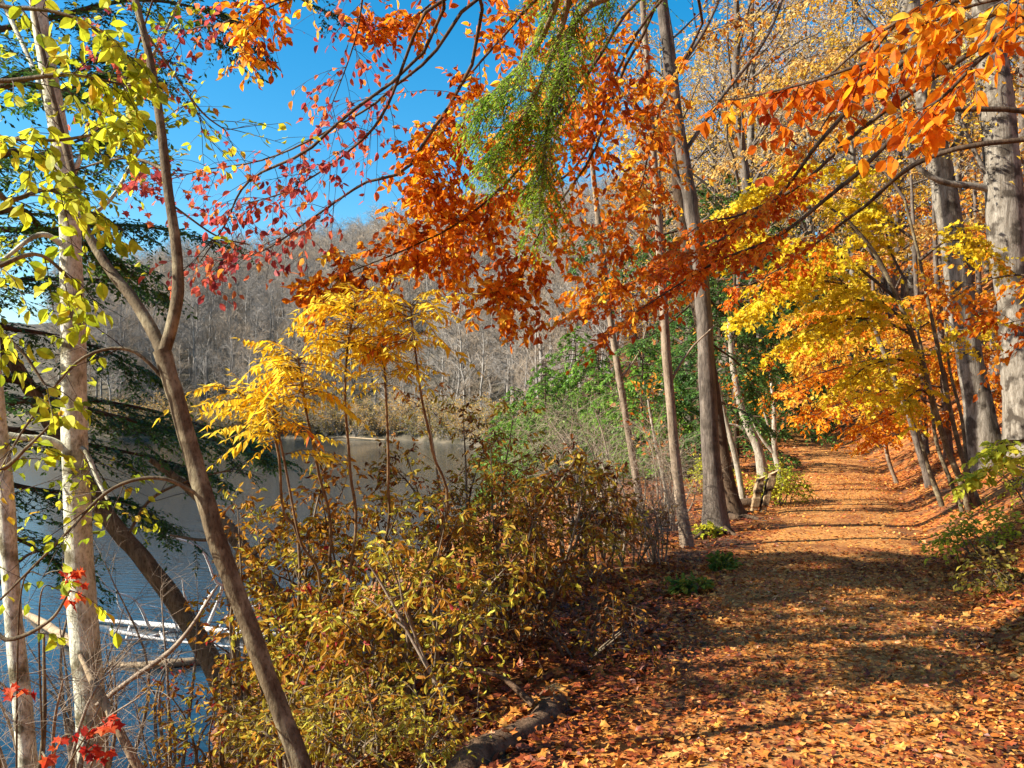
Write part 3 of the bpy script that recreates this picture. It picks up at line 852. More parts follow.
# ---- dark hemlock at the far left over the water
base = np.array([-6.8, 6.9, 0]); base[2] = ground_z(base[0], base[1]) - .1
T11 = thing('dark_hemlock', 'dark green hemlock spreading flat boughs over the lake behind the pale stems', 'tree', base)
tl = np.array([base, base + [.1, .2, 2.5], base + [.2, .4, 5], base + [.2, .5, 8], base + [.2, .5, 12]])
trunk_mesh(tl, [.2, .18, .14, .09, .02], M['dark_bark'], T11, seed=11)
b = MB()
rng = np.random.default_rng(62)
HD = dict(step=.02, size=.05, kind='needle', hang=.15, flat=1.2, jit=.25, width=2.4, from_t=.02)
for k, (zr, pts, n) in enumerate([
        (2.2, [(-40, 380, 7.0), (60, 395, 8.0), (150, 410, 8.6), (215, 430, 9.0), (250, 440, 9.2)], 45),
        (2.0, [(-40, 430, 7.0), (60, 440, 8.0), (140, 455, 8.4), (200, 470, 8.6)], 40),
        (1.8, [(-60, 480, 7.0), (40, 490, 7.6), (120, 500, 8.0), (160, 520, 8.2)], 29),
        (2.6, [(-60, 330, 6.6), (20, 330, 7.4), (90, 345, 8.0), (140, 370, 8.4)], 33),
        (3.2, [(-60, 240, 6.6), (40, 230, 7.4), (130, 225, 8.0), (215, 240, 8.6)], 27),
        (3.2, [(-60, 290, 6.6), (20, 280, 7.2), (100, 280, 8.0), (150, 290, 8.2)], 27),
        (2.9, [(-40, 175, 5.6), (40, 155, 6.1), (105, 130, 6.4)], 33), (2.6, [(-40, 225, 5.6), (50, 232, 6.1), (112, 258, 6.4)], 30), (3.0, [(-40, 110, 5.7), (60, 92, 6.2), (125, 66, 6.5)], 30),
        (1.6, [(-40, 420, 6.2), (40, 400, 6.8), (110, 415, 7.2), (180, 432, 7.6), (262, 452, 7.9)], 45), (1.5, [(-40, 520, 6.2), (20, 540, 6.6), (60, 565, 6.8)], 22),
        (5.2, [(-60, 40, 6.6), (40, 20, 7.2), (130, 0, 7.8), (200, 10, 8.2), (240, 40, 8.4)], 33),
        (4.6, [(-60, 100, 6.6), (30, 70, 7.2), (90, 60, 7.6), (150, 75, 8.0)], 29),
        (5.6, [(-60, -20, 6.4), (60, -40, 7.2), (160, -40, 7.8), (260, -20, 8.4), (320, 10, 8.6)], 27)]):
    ln = limb_from(T11, base + [.15, .2, zr], px_line(pts, 4), M['dark_bark'], .035, .005, seed=k)
    spray(b, ln, int(n * 1.3), rng, (.45, .9), .04, .8, .7, .15, 0, .25, True, 5, .4, .003, HD, .4, .18, .2)
for k in range(90):  # dense crown out of view, added to shade the path
    f_ = .30 + .68 * (k + rng.uniform(0, 1)) / 90
    p_, _ = interp_line(tl, np.array([f_]))
    a_ = k * 2.4
    ll = 1.55 * (1.2 - f_) + .25
    q_ = np.linspace(0, 1, 7)
    lp = p_ + np.array([math.cos(a_), math.sin(a_), .1]) * (ll * q_)[:, None] - UP * (.3 * ll * q_ ** 2)[:, None]
    b.tubes(lp, np.linspace(.03, .006, 7)[None], 5, 1)
    spray(b, lp, 26, rng, (.35, .75), .15, .8, .7, .15, 0, .25, True, 4, .4, .004, dict(HD, step=.035, size=.075, width=2.8), .4, .18, .2)
b.build('crown', [M['hemlock'], M['twig']], T11)

# ---- sumac with yellow pinnate leaves
rng = np.random.default_rng(71)
base = np.array([-1.35, 5.6, 0]); base[2] = ground_z(base[0], base[1]) - .05
T12 = thing('sumac_shrub', 'sumac with long feathered yellow leaves above the shrubs at the lake edge', 'shrub', base)


def pinnate(b, p, d, L, rng, pairs=11, droop=.5, tint=.6):
    K = pairs + 2
    s = np.linspace(0, 1, K)
    w = norm(rng.normal(0, 1, 3))
    pts = p + d * (L * s)[:, None] - UP * (droop * L * s ** 2)[:, None] + w * (.05 * L * np.sin(s * 3))[:, None]
    b.tubes(pts, np.linspace(.003, .0012, K)[None], 3, 1)
    T = norm(np.gradient(pts, axis=0))
    side = norm(np.cross(T, UP) + 1e-4)
    for sg in (-1, 1):
        q = pts[2:]
        ax = norm(side[2:] * sg * .85 + T[2:] * .35 - UP * rng.uniform(.2, .8) + rng.normal(0, .25, (K - 2, 3)))
        sz = L * .24 * np.sin(np.linspace(.55, 2.75, K - 2)) ** .6
        leaves(b, q, ax, UP + side[2:] * sg * .5 + rng.normal(0, .2, (K - 2, 3)), sz * rng.uniform(.6, 1.15, K - 2) * (rng.uniform(0, 1, K - 2) > .08), np.clip(tint + rng.normal(0, .13, K - 2), 0, 1), 'narrow', 0, 1.1)
    leaves(b, pts[-1:], T[-1:], UP[None] + 0 * T[-1:], np.array([L * .17]), np.array([tint]), 'narrow', 0, 1.1)


b = MB()
for k, (pts, nl) in enumerate([
        ([(352, 560, 5.3), (350, 470, 5.1), (345, 400, 4.95), (348, 345, 4.9), (356, 305, 4.9)], 46),
        ([(300, 560, 5.4), (283, 510, 5.3), (278, 450, 5.1), (262, 412, 5.0), (245, 396, 4.9), (225, 388, 4.8)], 11),
        ([(440, 540, 5.4), (432, 450, 5.2), (422, 400, 5.1), (414, 340, 5.0), (410, 302, 5.0)], 39),
        ([(330, 560, 5.4), (318, 470, 5.1), (306, 410, 4.9), (298, 358, 4.8)], 46),
        ([(380, 560, 5.5), (388, 480, 5.3), (386, 400, 5.1), (382, 335, 5.0)], 39),
        ([(320, 600, 5.2), (300, 540, 5.0), (286, 470, 4.9), (272, 400, 4.8)], 34)]):
    ln = limb_from(T12, base + rng.normal(0, .06, 3) * [1, 1, 0], px_line(pts, 5), M['brown_bark'], .010, .006, 'stem', seed=k)
    for j in range(nl):
        t = 1 - (.0 + (.20 if k in (3, 5) else .22) * rng.uniform(0, 1) ** 1.3)
        p, T = interp_line(ln, np.array([t]))
        a = rng.uniform(0, 2 * math.pi)
        # most leaves stretch toward the light over the lake
        d = norm(np.array([math.cos(a) - .25, math.sin(a) * .7 - .15, rng.uniform(-.05, .75)]))
        pinnate(b, p[0], d, rng.uniform(.2, .4), rng, int(rng.integers(8, 13)), rng.uniform(.1, .75), rng.uniform(.45, .95) - (.35 if rng.uniform() < .12 else 0))
b.build('foliage', [M['sumac'], M['brown_bark']], T12)


# ------------------------------------------------------------------ shrubs
def shrub(name, label, x, y, h, w, stems, leafmat, leaf, seed, n=14, bark='shrub_twig', tint=.5, ctint=.2, tvar=.2, lean=(0, 0), sub=2, L=(.2, .45), part='foliage', group=None, droop=.25):
    rng = np.random.default_rng(seed)
    z = float(ground_z(x, y)) - .04
    T = thing(name, label, 'shrub', (x, y, z), group)
    b = MB()
    for k in range(stems):
        a = rng.uniform(0, 2 * math.pi)
        rr = w * math.sqrt(rng.uniform(.05, 1))
        hh = h * rng.uniform(.6, 1.05) * (1 - .35 * (rr / w) ** 2)
        tip = np.array([x + rr * math.cos(a) + lean[0], y + rr * math.sin(a) + lean[1], z + hh])
        st = np.array([x + .15 * w * math.cos(a) + rng.normal(0, .04), y + .15 * w * math.sin(a) + rng.normal(0, .04), z])
        mid = st * .55 + tip * .45 + np.array([0, 0, hh * .16]) + rng.normal(0, .05 * h, 3)
        ln = limb_from(T, None, [st, mid, tip], M[bark], .008 + .005 * h, .003, 'stem', 12, 5, seed + k)
        spray(b, ln, n, rng, L, .22, .6, .8, .5, .05, droop, False, sub, .5, .0022, leaf, tint, ctint, tvar, .3)
    b.build(part, [M[leafmat], M[bark]], T)
    return T


BL = dict(step=.034, size=.052, kind='beech', hang=.6, flat=.5, jit=.55, width=.66, keep=.8)
BLs = dict(step=.038, size=.042, kind='beech', hang=.5, flat=.5, jit=.55, width=.7, keep=.75)
shrub('leafy_shrub', 'golden yellow shrub in full sun at the lake edge below the sumac', -1.2, 5.1, 1.3, .55, 11, 'bronze', BL, 101, 13, tint=.52)
shrub('leafy_shrub', 'olive and yellow-green shrub low beside the foot of the forked tree', -.95, 4.45, .55, .55, 9, 'olive', BLs, 102, 11, tint=.6)
shrub('leafy_shrub', 'broad brown and olive shrub in the middle with green leaves low down', -.45, 5.2, 1.35, .65, 12, 'bronze', BL, 103, 13, tint=.62)
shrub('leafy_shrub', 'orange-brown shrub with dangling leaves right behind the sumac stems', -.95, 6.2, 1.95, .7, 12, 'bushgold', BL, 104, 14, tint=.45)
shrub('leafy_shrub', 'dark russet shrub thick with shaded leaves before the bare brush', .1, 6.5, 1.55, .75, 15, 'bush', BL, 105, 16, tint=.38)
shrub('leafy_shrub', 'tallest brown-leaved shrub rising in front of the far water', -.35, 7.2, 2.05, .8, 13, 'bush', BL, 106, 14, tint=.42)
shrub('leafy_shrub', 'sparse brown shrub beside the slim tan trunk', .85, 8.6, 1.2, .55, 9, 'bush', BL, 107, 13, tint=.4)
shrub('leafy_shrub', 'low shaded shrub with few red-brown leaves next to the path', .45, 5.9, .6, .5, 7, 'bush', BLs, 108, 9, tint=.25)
shrub('leafy_shrub', 'small yellow-leaved shrub with thin upright stems near the rotten log', -.55, 4.35, .5, .35, 7, 'bronze', BLs, 109, 9, tint=.75)
shrub('leafy_shrub', 'golden-leaved shrub hanging over the lake below the arching sumac stem', -1.45, 6.0, 2.15, .45, 11, 'bushgold', BL, 110, 16, tint=.58)
shrub('leafy_shrub', 'low golden shrub spilling over the bank in front of the leaning trunk', -1.95, 6.0, .95, .6, 10, 'bronze', BLs, 111, 13, tint=.5)
shrub('leafy_shrub', 'rust-leaved shrub between the bare brush and the two-stemmed tree', 1.25, 9.6, .9, .5, 7, 'bush', BL, 112, 11, tint=.35)
# bare brush
for k, (px, Y, h, w, lab) in enumerate([(560, 9.0, 1.5, .8, 'bare grey-tan brush arching toward the lake behind the russet shrub'), (620, 10.5, 1.6, .8, 'bare tangled brush between the two slim tan trunks'),
                                        (590, 12.5, 1.9, .9, 'tall bare brush in front of the lit green conifers'), (665, 12.5, 1.4, .6, 'thin bare stems close to the double-trunked tree'),
                                        (655, 9.6, .7, .5, 'low bare twigs at the foot of the slim tan trunk')]):
    x = (px - 512) / FPX * Y
    shrub('bare_shrub', lab, x, Y, h * 1.2, w * 1.15, 13, 'tan', None, 120 + k, 20, 'brush_twig', .3, .2, .2, (-.2, 0), 4, (.35, .8), 'twigs', droop=.1)
for k, (x_, y_, h, w_, lab) in enumerate([(-2.45, 4.9, 1.7, .5, 'low bare twigs between the red maple leaves and the golden shrub'), (-2.0, 6.9, 2.2, .5, 'bare twigs at the shore in front of the bleached driftwood'), (-2.75, 5.6, 2.3, .6, 'tangle of bare twigs standing at the water edge between the pale stems'), (-2.25, 6.2, 1.9, .6, 'bare pale twigs in front of the leaning dead trunk'),
                                         (-3.0, 6.4, 2.4, .5, 'bare twigs rising from the lake edge beyond the pale maple')]):
    shrub('bare_shrub', lab, x_, y_, h, w_, 9, 'tan', None, 150 + k, 11, 'pale_twig', .5, .2, .2, (0, 0), 4, (.3, .7), 'twigs', droop=.1)
# yellow-green low shrubs
YG = dict(step=.05, size=.06, kind='simple', hang=.3, flat=.9)
p = gp(783, 505); shrub('low_shrub', 'bright yellow-green bush beside the wooden post', p[0], p[1], .7, .45, 11, 'greenyellow', YG, 131, 12, tint=.6)
p = gp(738, 500); shrub('low_shrub', 'yellow-green bush behind the double-trunked tree', p[0], p[1] + 2.0, .8, .55, 12, 'greenyellow', YG, 132, 12, tint=.65)
p = gp(985, 555); shrub('low_shrub', 'yellow-green weedy bush on the bank below the saplings', p[0], p[1], .4, .35, 8, 'greenyellow', YG, 133, 7, tint=.6)
p = gp(1010, 520); shrub('low_shrub', 'bush of yellow leaves on the bank under the great grey trunks', p[0] + .25, p[1], .6, .5, 8, 'greenyellow', YG, 134, 7, tint=.75)
p = gp(1010, 590); shrub('low_shrub', 'shaded green weeds at the bank foot lowest beside the path', p[0], p[1], .25, .3, 6, 'olive', YG, 135, 6, tint=.4)
GP = dict(step=.04, size=.065, kind='oval', hang=.2, flat=1.2)
for k, (px, py, lab) in enumerate([(690, 592, 'small green plant in the shade beside the path, the nearer of two'), (722, 570, 'small green plant at the path edge, the farther of two'),
                                   (705, 537, 'tuft of yellow-green leaves at the foot of the double-trunked tree')]):
    p = gp(px, py)
    shrub('ground_plant', lab, p[0], p[1], .16, .16, 7, 'fern' if k < 2 else 'greenyellow', GP, 140 + k, 7, tint=.6, L=(.08, .16), sub=1)

# ------------------------------------------------------------------ trees along the path
TE, lE, lbE = make_trunk_tree('slim_tree', 'slim straight tan tree standing just in front of the double-trunked tree', 'tree',
    [(687, 548), (677, 480), (670, 400), (665, 320), (660, 240), (655, 170), (649, 90), (641, -20), (634, -140)], [8.5, 7.5, 7, 6.5, 6, 5.5, 5, 4, 3], 0, None, 'tan_bark',
    [([(668, 385), (690, 350), (715, 325)], None, None, 2, 1), ([(662, 270), (630, 230), (600, 215)], None, None, 2, 1)], 1.5, 12, base_on_ground=True, rs=.7)
b = MB(); rng = np.random.default_rng(81)
spray(b, smooth_line(lE, 20), 40, rng, (.4, 1.2), .4, .9, .7, .4, .2, 0, False, 3, .5, .004, dict(step=.2, size=.07, kind='oval', keep=.4), .4, .2)
b.build('crown', [M['rust'], M['twig']], TE)

TF, lF, lbF = make_trunk_tree('double_trunk_tree', 'tall dark tree with roots spreading into the path edge, pale patches higher up', 'tree',
    [(716, 530), (712, 470), (708, 400), (705, 330), (701, 265), (692, 205), (683, 150), (674, 90), (663, 15), (652, -80), (640, -220)], [15.5, 13, 12.5, 12.5, 12, 11, 10, 9, 8.5, 7.5, 6], 0, None, 'grey_bark',
    [([(683, 155), (720, 100), (770, 30), (800, -60)], None, None, 3.5, 2), ([(690, 200), (650, 130), (600, 60), (560, -30)], None, None, 3.5, 2),
     ([(672, 80), (710, 20), (740, -60)], None, None, 3, 2)], 1.6, 13, base_on_ground=True, rs=.66)
b = MB()
for l in lbF:
    spray(b, smooth_line(l, 14), 30, rng, (.4, 1.1), .2, .8, .7, .4, .1, 0, False, 3, .5, .005, dict(step=.12, size=.08, kind='oval', keep=.5), .5, .2)
b.build('crown', [M['rust'], M['twig']], TF)

for k, (rp, r0) in enumerate([([(722, 518), (736, 521), (752, 519), (775, 523)], .075), ([(718, 528), (728, 534), (744, 537)], .06), ([(712, 530), (700, 538), (688, 540)], .05), ([(726, 516), (742, 514), (764, 511)], .05)]):
    q = np.array([gp(*c) for c in rp])
    q[:, 2] += np.array([.10, .045, .02, -.03][:len(q)]) if len(q) == 4 else np.array([.09, .03, -.03])
    limb_from(TF, None, q, M['dark_bark'], r0, .02, 'root', 18, 8, 60 + k)

# the dark hemlock grown against it
HM = dict(step=.03, size=.065, kind='needle', hang=.2, flat=1.2, jit=.25, width=2.6, from_t=.02)
TG, lG, _ = make_trunk_tree('path_hemlock', 'dark hemlock stem rising close beside the double-trunked tree with drooping green boughs', 'tree',
    [(739, 516), (730, 490), (721, 440), (713, 390), (704, 335), (693, 285), (684, 230), (676, 170), (670, 100), (664, 0), (660, -120)], [10, 8.5, 8, 8, 8.5, 8.5, 8, 7, 6.5, 5, 3], 0, None, 'dark_bark', [], 1.3, 14, base_on_ground=True, rs=.75)
rng = np.random.default_rng(82)
b = MB()
Yg = lG[0][1] + .3
for k, (s, pts, n) in enumerate([
        (5, [(700, 290), (725, 315), (760, 345), (775, 370)], 30), (6, [(690, 260), (720, 290), (750, 310)], 24), (5, [(696, 300), (660, 330), (630, 345)], 16),
        (6, [(680, 230), (650, 240), (625, 262), (610, 285)], 20), (4, [(705, 340), (740, 365), (760, 395)], 22), (7, [(680, 190), (640, 200), (600, 230), (580, 260)], 18),
        (7, [(676, 180), (710, 200), (740, 240)], 14), (3, [(715, 400), (740, 410), (765, 425)], 14)]):
    ln = limb_from(TG, None, px_line(pts, Yg, Yg + rng.uniform(-.8, .8)), M['dark_bark'], .022, .004, seed=k)
    spray(b, ln, n, rng, (.4, .8), .1, .8, .7, .15, 0, .3, True, 5, .4, .003, HM, .45, .18, .2)
b.build('crown', [M['hemlock'], M['twig']], TG)

TH_, lH, lbH = make_trunk_tree('slim_tree', 'slim leaning pale tree among the bare brush nearest the lake', 'tree',
    [(641, 508), (633, 460), (623, 400), (612, 330), (603, 260), (596, 200), (588, 120), (580, 20)], [6, 5.5, 5.2, 5, 4.5, 4, 3.5, 2.5], 14.5, 14.5, 'tan_bark',
    [([(620, 380), (640, 350), (650, 310)], None, None, 1.8, .8)], 1.3, 15, rs=.66)
b = MB()
spray(b, smooth_line(lH, 20), 36, rng, (.4, 1.1), .25, .9, .6, .4, .2, 0, False, 3, .5, .004, None)
b.build('crown', [M['pale_twig'], M['pale_twig']], TH_)
for k, (lab, pts, r, Y, lim) in enumerate([
        ('thin pale stem slanting up behind the double-trunked tree', [(742, 494), (735, 455), (724, 415), (718, 385), (705, 330)], [4.5, 4, 3.8, 3.2, 2], 15.5, []),
        ('pale curved trunk with a side limb standing behind the wooden post', [(763, 476), (758, 448), (748, 425), (740, 402), (732, 360), (728, 300)], [7.5, 6.5, 6, 5, 4, 2.5], 17.5, [([(753, 436), (735, 425), (718, 425)], None, None, 2.5, 1.2)]),
        ('small white Y-shaped tree where the path bends out of sight', [(779, 470), (775, 452), (774, 430), (774, 408), (770, 370)], [4.5, 4, 3.5, 3, 1.5], 19, [([(775, 454), (765, 443), (757, 430), (750, 415)], None, None, 2.8, 1.4), ([(774, 440), (768, 425), (764, 412)], None, None, 2, 1)]),
        ('thin leaning stem between the slim tan tree and the double trunk', [(672, 520), (664, 480), (655, 440), (648, 400)], [3, 2.8, 2.2, 1.5], 13.5, []),
        ('dark thin trunk by the shady bend of the path', [(815, 446), (812, 420), (808, 380), (806, 320)], [4, 3.5, 3, 2], 36, [])]):
    t_, ln_, lb_ = make_trunk_tree('small_tree', lab, 'tree', pts, r, Y, Y, 'dark_bark' if k == 4 else 'ash_bark', lim, 1.3, 20 + k, rs=.72)
    b = MB()
    spray(b, smooth_line(ln_, 16), 20, rng, (.4, 1.), .4, .9, .6, .4, .2, 0, False, 3, .5, .004, dict(step=.15, size=.08, kind='simple', keep=.4), .5, .2)
    b.build('crown', [M['rust'], M['pale_twig']], t_)

# wooden post beside the path
p = gp(757, 512)
T = thing('trail_post', 'short weathered notched wooden post leaning beside the path', 'post', p)
for xo, hgt, lean in ((-.062, .60, .13), (.075, .68, .19)):
    b = MB()
    v = []
    K = 25
    for i in range(K):
        q = i / (K - 1)
        nt_ = .022 if (i // 3) % 3 == 1 else 0
        ww = .058 + .008 * q - nt_ * .6
        dd = .06 - nt_ * .4
        ch = .012
        for (ax_, ay_) in [(-ww, -dd + ch), (-ww + ch, -dd), (ww - ch, -dd), (ww, -dd + ch), (ww, dd - ch), (ww - ch, dd), (-ww + ch, dd), (-ww, dd - ch)]:
            v.append(p + np.array([ax_ + xo + lean * q, ay_ + abs(xo) * .3, q * hgt - .06 + (.03 * ax_ / ww if q > .99 else 0)]))
    f = [(i * 8 + j, i * 8 + (j + 1) % 8, (i + 1) * 8 + (j + 1) % 8, (i + 1) * 8 + j) for i in range(K - 1) for j in range(8)]
    b.add(v, f)
    top = np.array(v[-8:])
    b.add(np.vstack([top, top.mean(0) + [0, 0, .01]]), [(j, (j + 1) % 8, 8) for j in range(8)])
    b.build('post', [M['cut_wood']], T)
b = MB()
for dx_, l_ in ((-.12, .3),):
    q = p + np.array([dx_, .1, .12])
    b.tubes(np.array([q + [-.22, .04, -.02], q + [0, 0, .02], q + [.2, -.02, .0]]), np.array([.07, .08, .06])[None], 9, cap=True)
b.build('rail', [M['dark_bark']], T)

# great grey trunks on the right bank
TR1, lR1, lbR1 = make_trunk_tree('grey_maple', 'tall pale grey mottled trunk on the bank behind the thin saplings', 'tree',
    [(986, 466), (979, 410), (968, 345), (957, 275), (948, 215), (938, 155), (926, 90), (910, 10), (896, -70), (880, -200)], [22, 19.5, 19, 18.5, 17.5, 17, 16, 15, 14, 11], 0, None, 'mottled_bark',
    [([(930, 110), (900, 60), (860, 10), (830, -60)], None, None, 4.5, 2.5), ([(940, 165), (970, 120), (990, 60), (1000, -30)], None, None, 4, 2)], 1.4, 30, base_on_ground=True, sides=20, rs=.68)
TR2, lR2, lbR2 = make_trunk_tree('grey_maple', 'thickest grey trunk on the bank with its top in shade, cut by the picture edge', 'tree',
    [(1034, 446), (1027, 390), (1017, 320), (1009, 250), (1003, 180), (998, 120), (992, 60), (985, -20), (975, -140)], [31, 27, 26, 25.5, 25, 24, 22, 20, 16], 0, None, 'mottled_bark',
    [([(1012, 205), (985, 188), (940, 181), (910, 158), (890, 118), (872, 85), (850, 60)], None, None, 6, 2), ([(1005, 190), (985, 170), (965, 130), (950, 90)], None, None, 4.5, 2),
     ([(1015, 240), (1030, 210), (1060, 170)], None, None, 5, 3)], 1.4, 31, base_on_ground=True, sides=20, rs=.68)
for t_, lb_ in ((TR1, lbR1), (TR2, lbR2)):
    b = MB()
    for l in lb_:
        spray(b, smooth_line(l, 14), 26, rng, (.5, 1.4), .25, .8, .7, .5, .1, .05, False, 3, .5, .006, dict(step=.10, size=.085, kind='simple', keep=.5), .6, .2)
    b.build('crown', [M['gold'], M['twig']], t_)

# thin saplings: the yellow maple
rng = np.random.default_rng(91)
Ys = gy(968, 512)
T, ls, lbs = make_trunk_tree('yellow_maple', 'many-stemmed thin maple full of bright yellow leaves arching over the path', 'tree',
    [(969, 512), (962, 485), (948, 450), (935, 410), (924, 370), (912, 335), (898, 300), (880, 262), (862, 236), (840, 212)], [5.5, 5, 4.8, 4.6, 4.4, 4, 3.6, 3.2, 2.6, 2], Ys, Ys - .5, 'olive_bark',
    [([(975, 510), (968, 480), (957, 440), (948, 400), (938, 350), (930, 310), (920, 260), (905, 200)], Ys, Ys - .3, 4.6, 2),
     ([(962, 512), (950, 480), (936, 440), (930, 390), (920, 340), (905, 280)], Ys, Ys + .5, 4, 2),
     ([(980, 505), (968, 470), (962, 420), (950, 370), (945, 320)], Ys, Ys + .4, 3.5, 2),
     ([(942, 506), (932, 478), (925, 455), (918, 430)], Ys, Ys, 4.6, 2.5)], 1.2, 40, rs=.62)
b = MB()
YM = dict(step=.045, size=.066, kind='maple', hang=.45, flat=.9, jit=.35)
for k, (pts, n, y0, y1) in enumerate([
        ([(895, 290), (850, 225), (800, 190), (765, 188), (735, 205)], 54, -.3, .6), ([(898, 300), (850, 262), (800, 240), (760, 235), (725, 245)], 54, -.3, -.2), ([(905, 320), (860, 290), (810, 280), (770, 290), (742, 310)], 54, -.2, -.6),
        ([(912, 335), (880, 320), (840, 320), (800, 335)], 40, 0, -.8), ([(905, 200), (880, 170), (840, 165), (800, 170)], 29, 0, 1), ([(915, 240), (880, 215), (850, 200)], 32, 0, .6),
        ([(920, 260), (950, 240), (985, 250)], 18, -.3, -.6), ([(905, 280), (890, 250), (885, 230), (870, 200)], 29, .5, .8), ([(925, 370), (900, 360), (870, 365), (850, 380)], 27, 0, -.6),
        ([(945, 320), (960, 330), (985, 320)], 12, .4, 0), ([(935, 400), (920, 390), (905, 400)], 16, 0, -.4), ([(898, 300), (860, 300), (830, 270), (790, 258)], 35, -.2, -1.)]):
    l = px_line(pts, Ys + y0, Ys + y1)
    ln = limb_from(T, None, l, M['twig'], .022, .005, seed=k)
    spray(b, ln, n, rng, (.35, .75), .12, .65, .75, .3, 0, .3, True, 2, .5, .003, YM, .58, .14, .15, .3)
b.build('crown', [M['yellow'], M['twig']], T)
for k, (lab, pts, r, lm, n) in enumerate([
        ('leaning grey sapling with yellow leaves left of the many-stemmed maple', [(930, 486), (921, 455), (912, 425), (900, 393), (889, 365), (875, 330), (860, 290)], [6.5, 5.5, 5, 4.5, 4, 3, 2], 'yellow', 22),
        ('little crooked brown sapling at the foot of the bank', [(897, 484), (889, 462), (885, 440), (883, 425), (876, 400)], [3.5, 3.2, 3, 2.5, 1.5], 'rust', 10)]):
    t_, ln_, _ = make_trunk_tree('bank_sapling', lab, 'tree', pts, r, 0, None, 'grey_bark' if k == 0 else 'tan_bark', [], 1.3, 50 + k, base_on_ground=True, rs=.62)
    b = MB()
    spray(b, smooth_line(ln_, 14), n, rng, (.3, .8), .45, .7, .8, .3, .1, .3, True, 2, .5, .003, dict(step=.06, size=.085, kind='simple'), .5, .2)
    b.build('crown', [M[lm], M['twig']], t_)


# orange beeches that hang over the path
def drooping_beech(label, foot, limbs, mat, seed, tint, leaf, hgt=6):
    rng = np.random.default_rng(seed)
    Y = foot[2]
    x = (foot[0] - 512) / FPX * Y
    base = np.array([x, Y, float(ground_z(x, Y)) - .08])
    T = thing('bank_beech', label, 'tree', base)
    tl = np.array([base, base + [-.1, 0, hgt * .3], base + [-.25, -.1, hgt * .6], base + [-.3, 0, hgt]])
    trunk_mesh(tl, [.09, .075, .055, .015], M['grey_bark'], T, seed=seed)
    b = MB()
    for k, (pts, n, y1) in enumerate(limbs):
        l = px_line(pts, Y, y1)
        i = np.argmin(np.abs(smooth_line(tl, 30)[:, 2] - (l[0][2] - .15)))
        ln = limb_from(T, smooth_line(tl, 30)[i], l, M['twig'], .025, .005, seed=k)
        spray(b, ln, n, rng, (.4, .9), .15, .65, .75, .22, 0, .3, True, 2, .5, .0035, leaf, tint, .16, .14, .3)
    b.build('crown', [M[mat], M['twig']], T)
    return T


OL = dict(step=.065, size=.10, kind='simple', hang=.4, flat=1.0, jit=.35)
drooping_beech('small beech with tiers of orange leaves drooping over the path bend', (948, 440, 19), [
    ([(920, 330), (870, 330), (820, 340), (790, 350), (770, 360)], 70, 18), ([(920, 355), (870, 360), (830, 370), (800, 382), (782, 392)], 70, 17.5), ([(920, 385), (880, 392), (845, 402), (815, 415)], 60, 17),
    ([(920, 400), (900, 410), (880, 420), (862, 430)], 44, 17.5), ([(930, 350), (960, 360), (985, 380)], 30, 18), ([(925, 300), (880, 300), (830, 310), (790, 320)], 58, 19), ([(925, 412), (900, 425), (880, 436)], 36, 17.5)], 'orange', 201, .72, OL, 7)
drooping_beech('small beech of orange-red leaves higher up the slope behind the yellow maple', (985, 400, 25), [
    ([(960, 280), (900, 260), (850, 255), (800, 270)], 68, 24), ([(960, 330), (910, 320), (860, 330), (820, 345)], 68, 23), ([(960, 230), (900, 200), (840, 190), (790, 200)], 68, 25),
    ([(960, 380), (920, 385), (880, 395)], 51, 23), ([(965, 300), (1000, 290), (1030, 300)], 34, 24), ([(965, 350), (1000, 360), (1030, 380)], 34, 23)], 'rust', 202, .62, dict(OL, size=.13, step=.09), 10)
drooping_beech('tall tan-leaved beech behind the great grey trunks, its limbs across the upper corner', (1085, 430, 17), [
    ([(1040, 40), (960, 20), (880, 40), (800, 60), (740, 90)], 60, 16.5), ([(1040, 90), (960, 80), (880, 100), (800, 130), (730, 160)], 60, 17.5), ([(1040, 0), (940, -30), (860, -20), (780, 10), (700, 30)], 60, 17),
    ([(1040, 140), (960, 150), (890, 170), (830, 200)], 44, 18), ([(1040, 200), (960, 215), (900, 235)], 34, 18), ([(1040, -40), (940, -70), (840, -60), (740, -40)], 50, 17)], 'tan', 204, .55, dict(OL, size=.11, step=.09, keep=.85), 11)
drooping_beech('gold-leaved beech high on the slope, seen through the limbs of the grey trunks', (1010, 395, 27), [
    ([(980, 60), (920, 40), (850, 50), (780, 80), (720, 120)], 56, 26), ([(980, 130), (920, 120), (850, 130), (780, 160)], 50, 27), ([(980, 0), (900, -10), (820, 0), (740, 30)], 50, 28),
    ([(990, 200), (930, 190), (860, 190)], 40, 27), ([(1000, 100), (1030, 80), (1060, 90)], 24, 27)], 'gold', 206, .5, dict(OL, size=.14, step=.13, keep=.8), 15)
drooping_beech('bushy gold-orange beech on the bank just past the little crooked sapling', (925, 432, 22), [
    ([(900, 300), (860, 290), (820, 300), (790, 318)], 50, 22), ([(905, 340), (870, 335), (835, 345), (806, 358)], 56, 21), ([(905, 375), (875, 375), (850, 385), (828, 398)], 44, 21), ([(935, 320), (965, 320), (1000, 330)], 36, 22), ([(935, 370), (965, 375), (995, 390)], 36, 22), ([(915, 405), (895, 410), (875, 420)], 30, 21)], 'gold', 207, .45, dict(OL, size=.12, step=.075), 8)
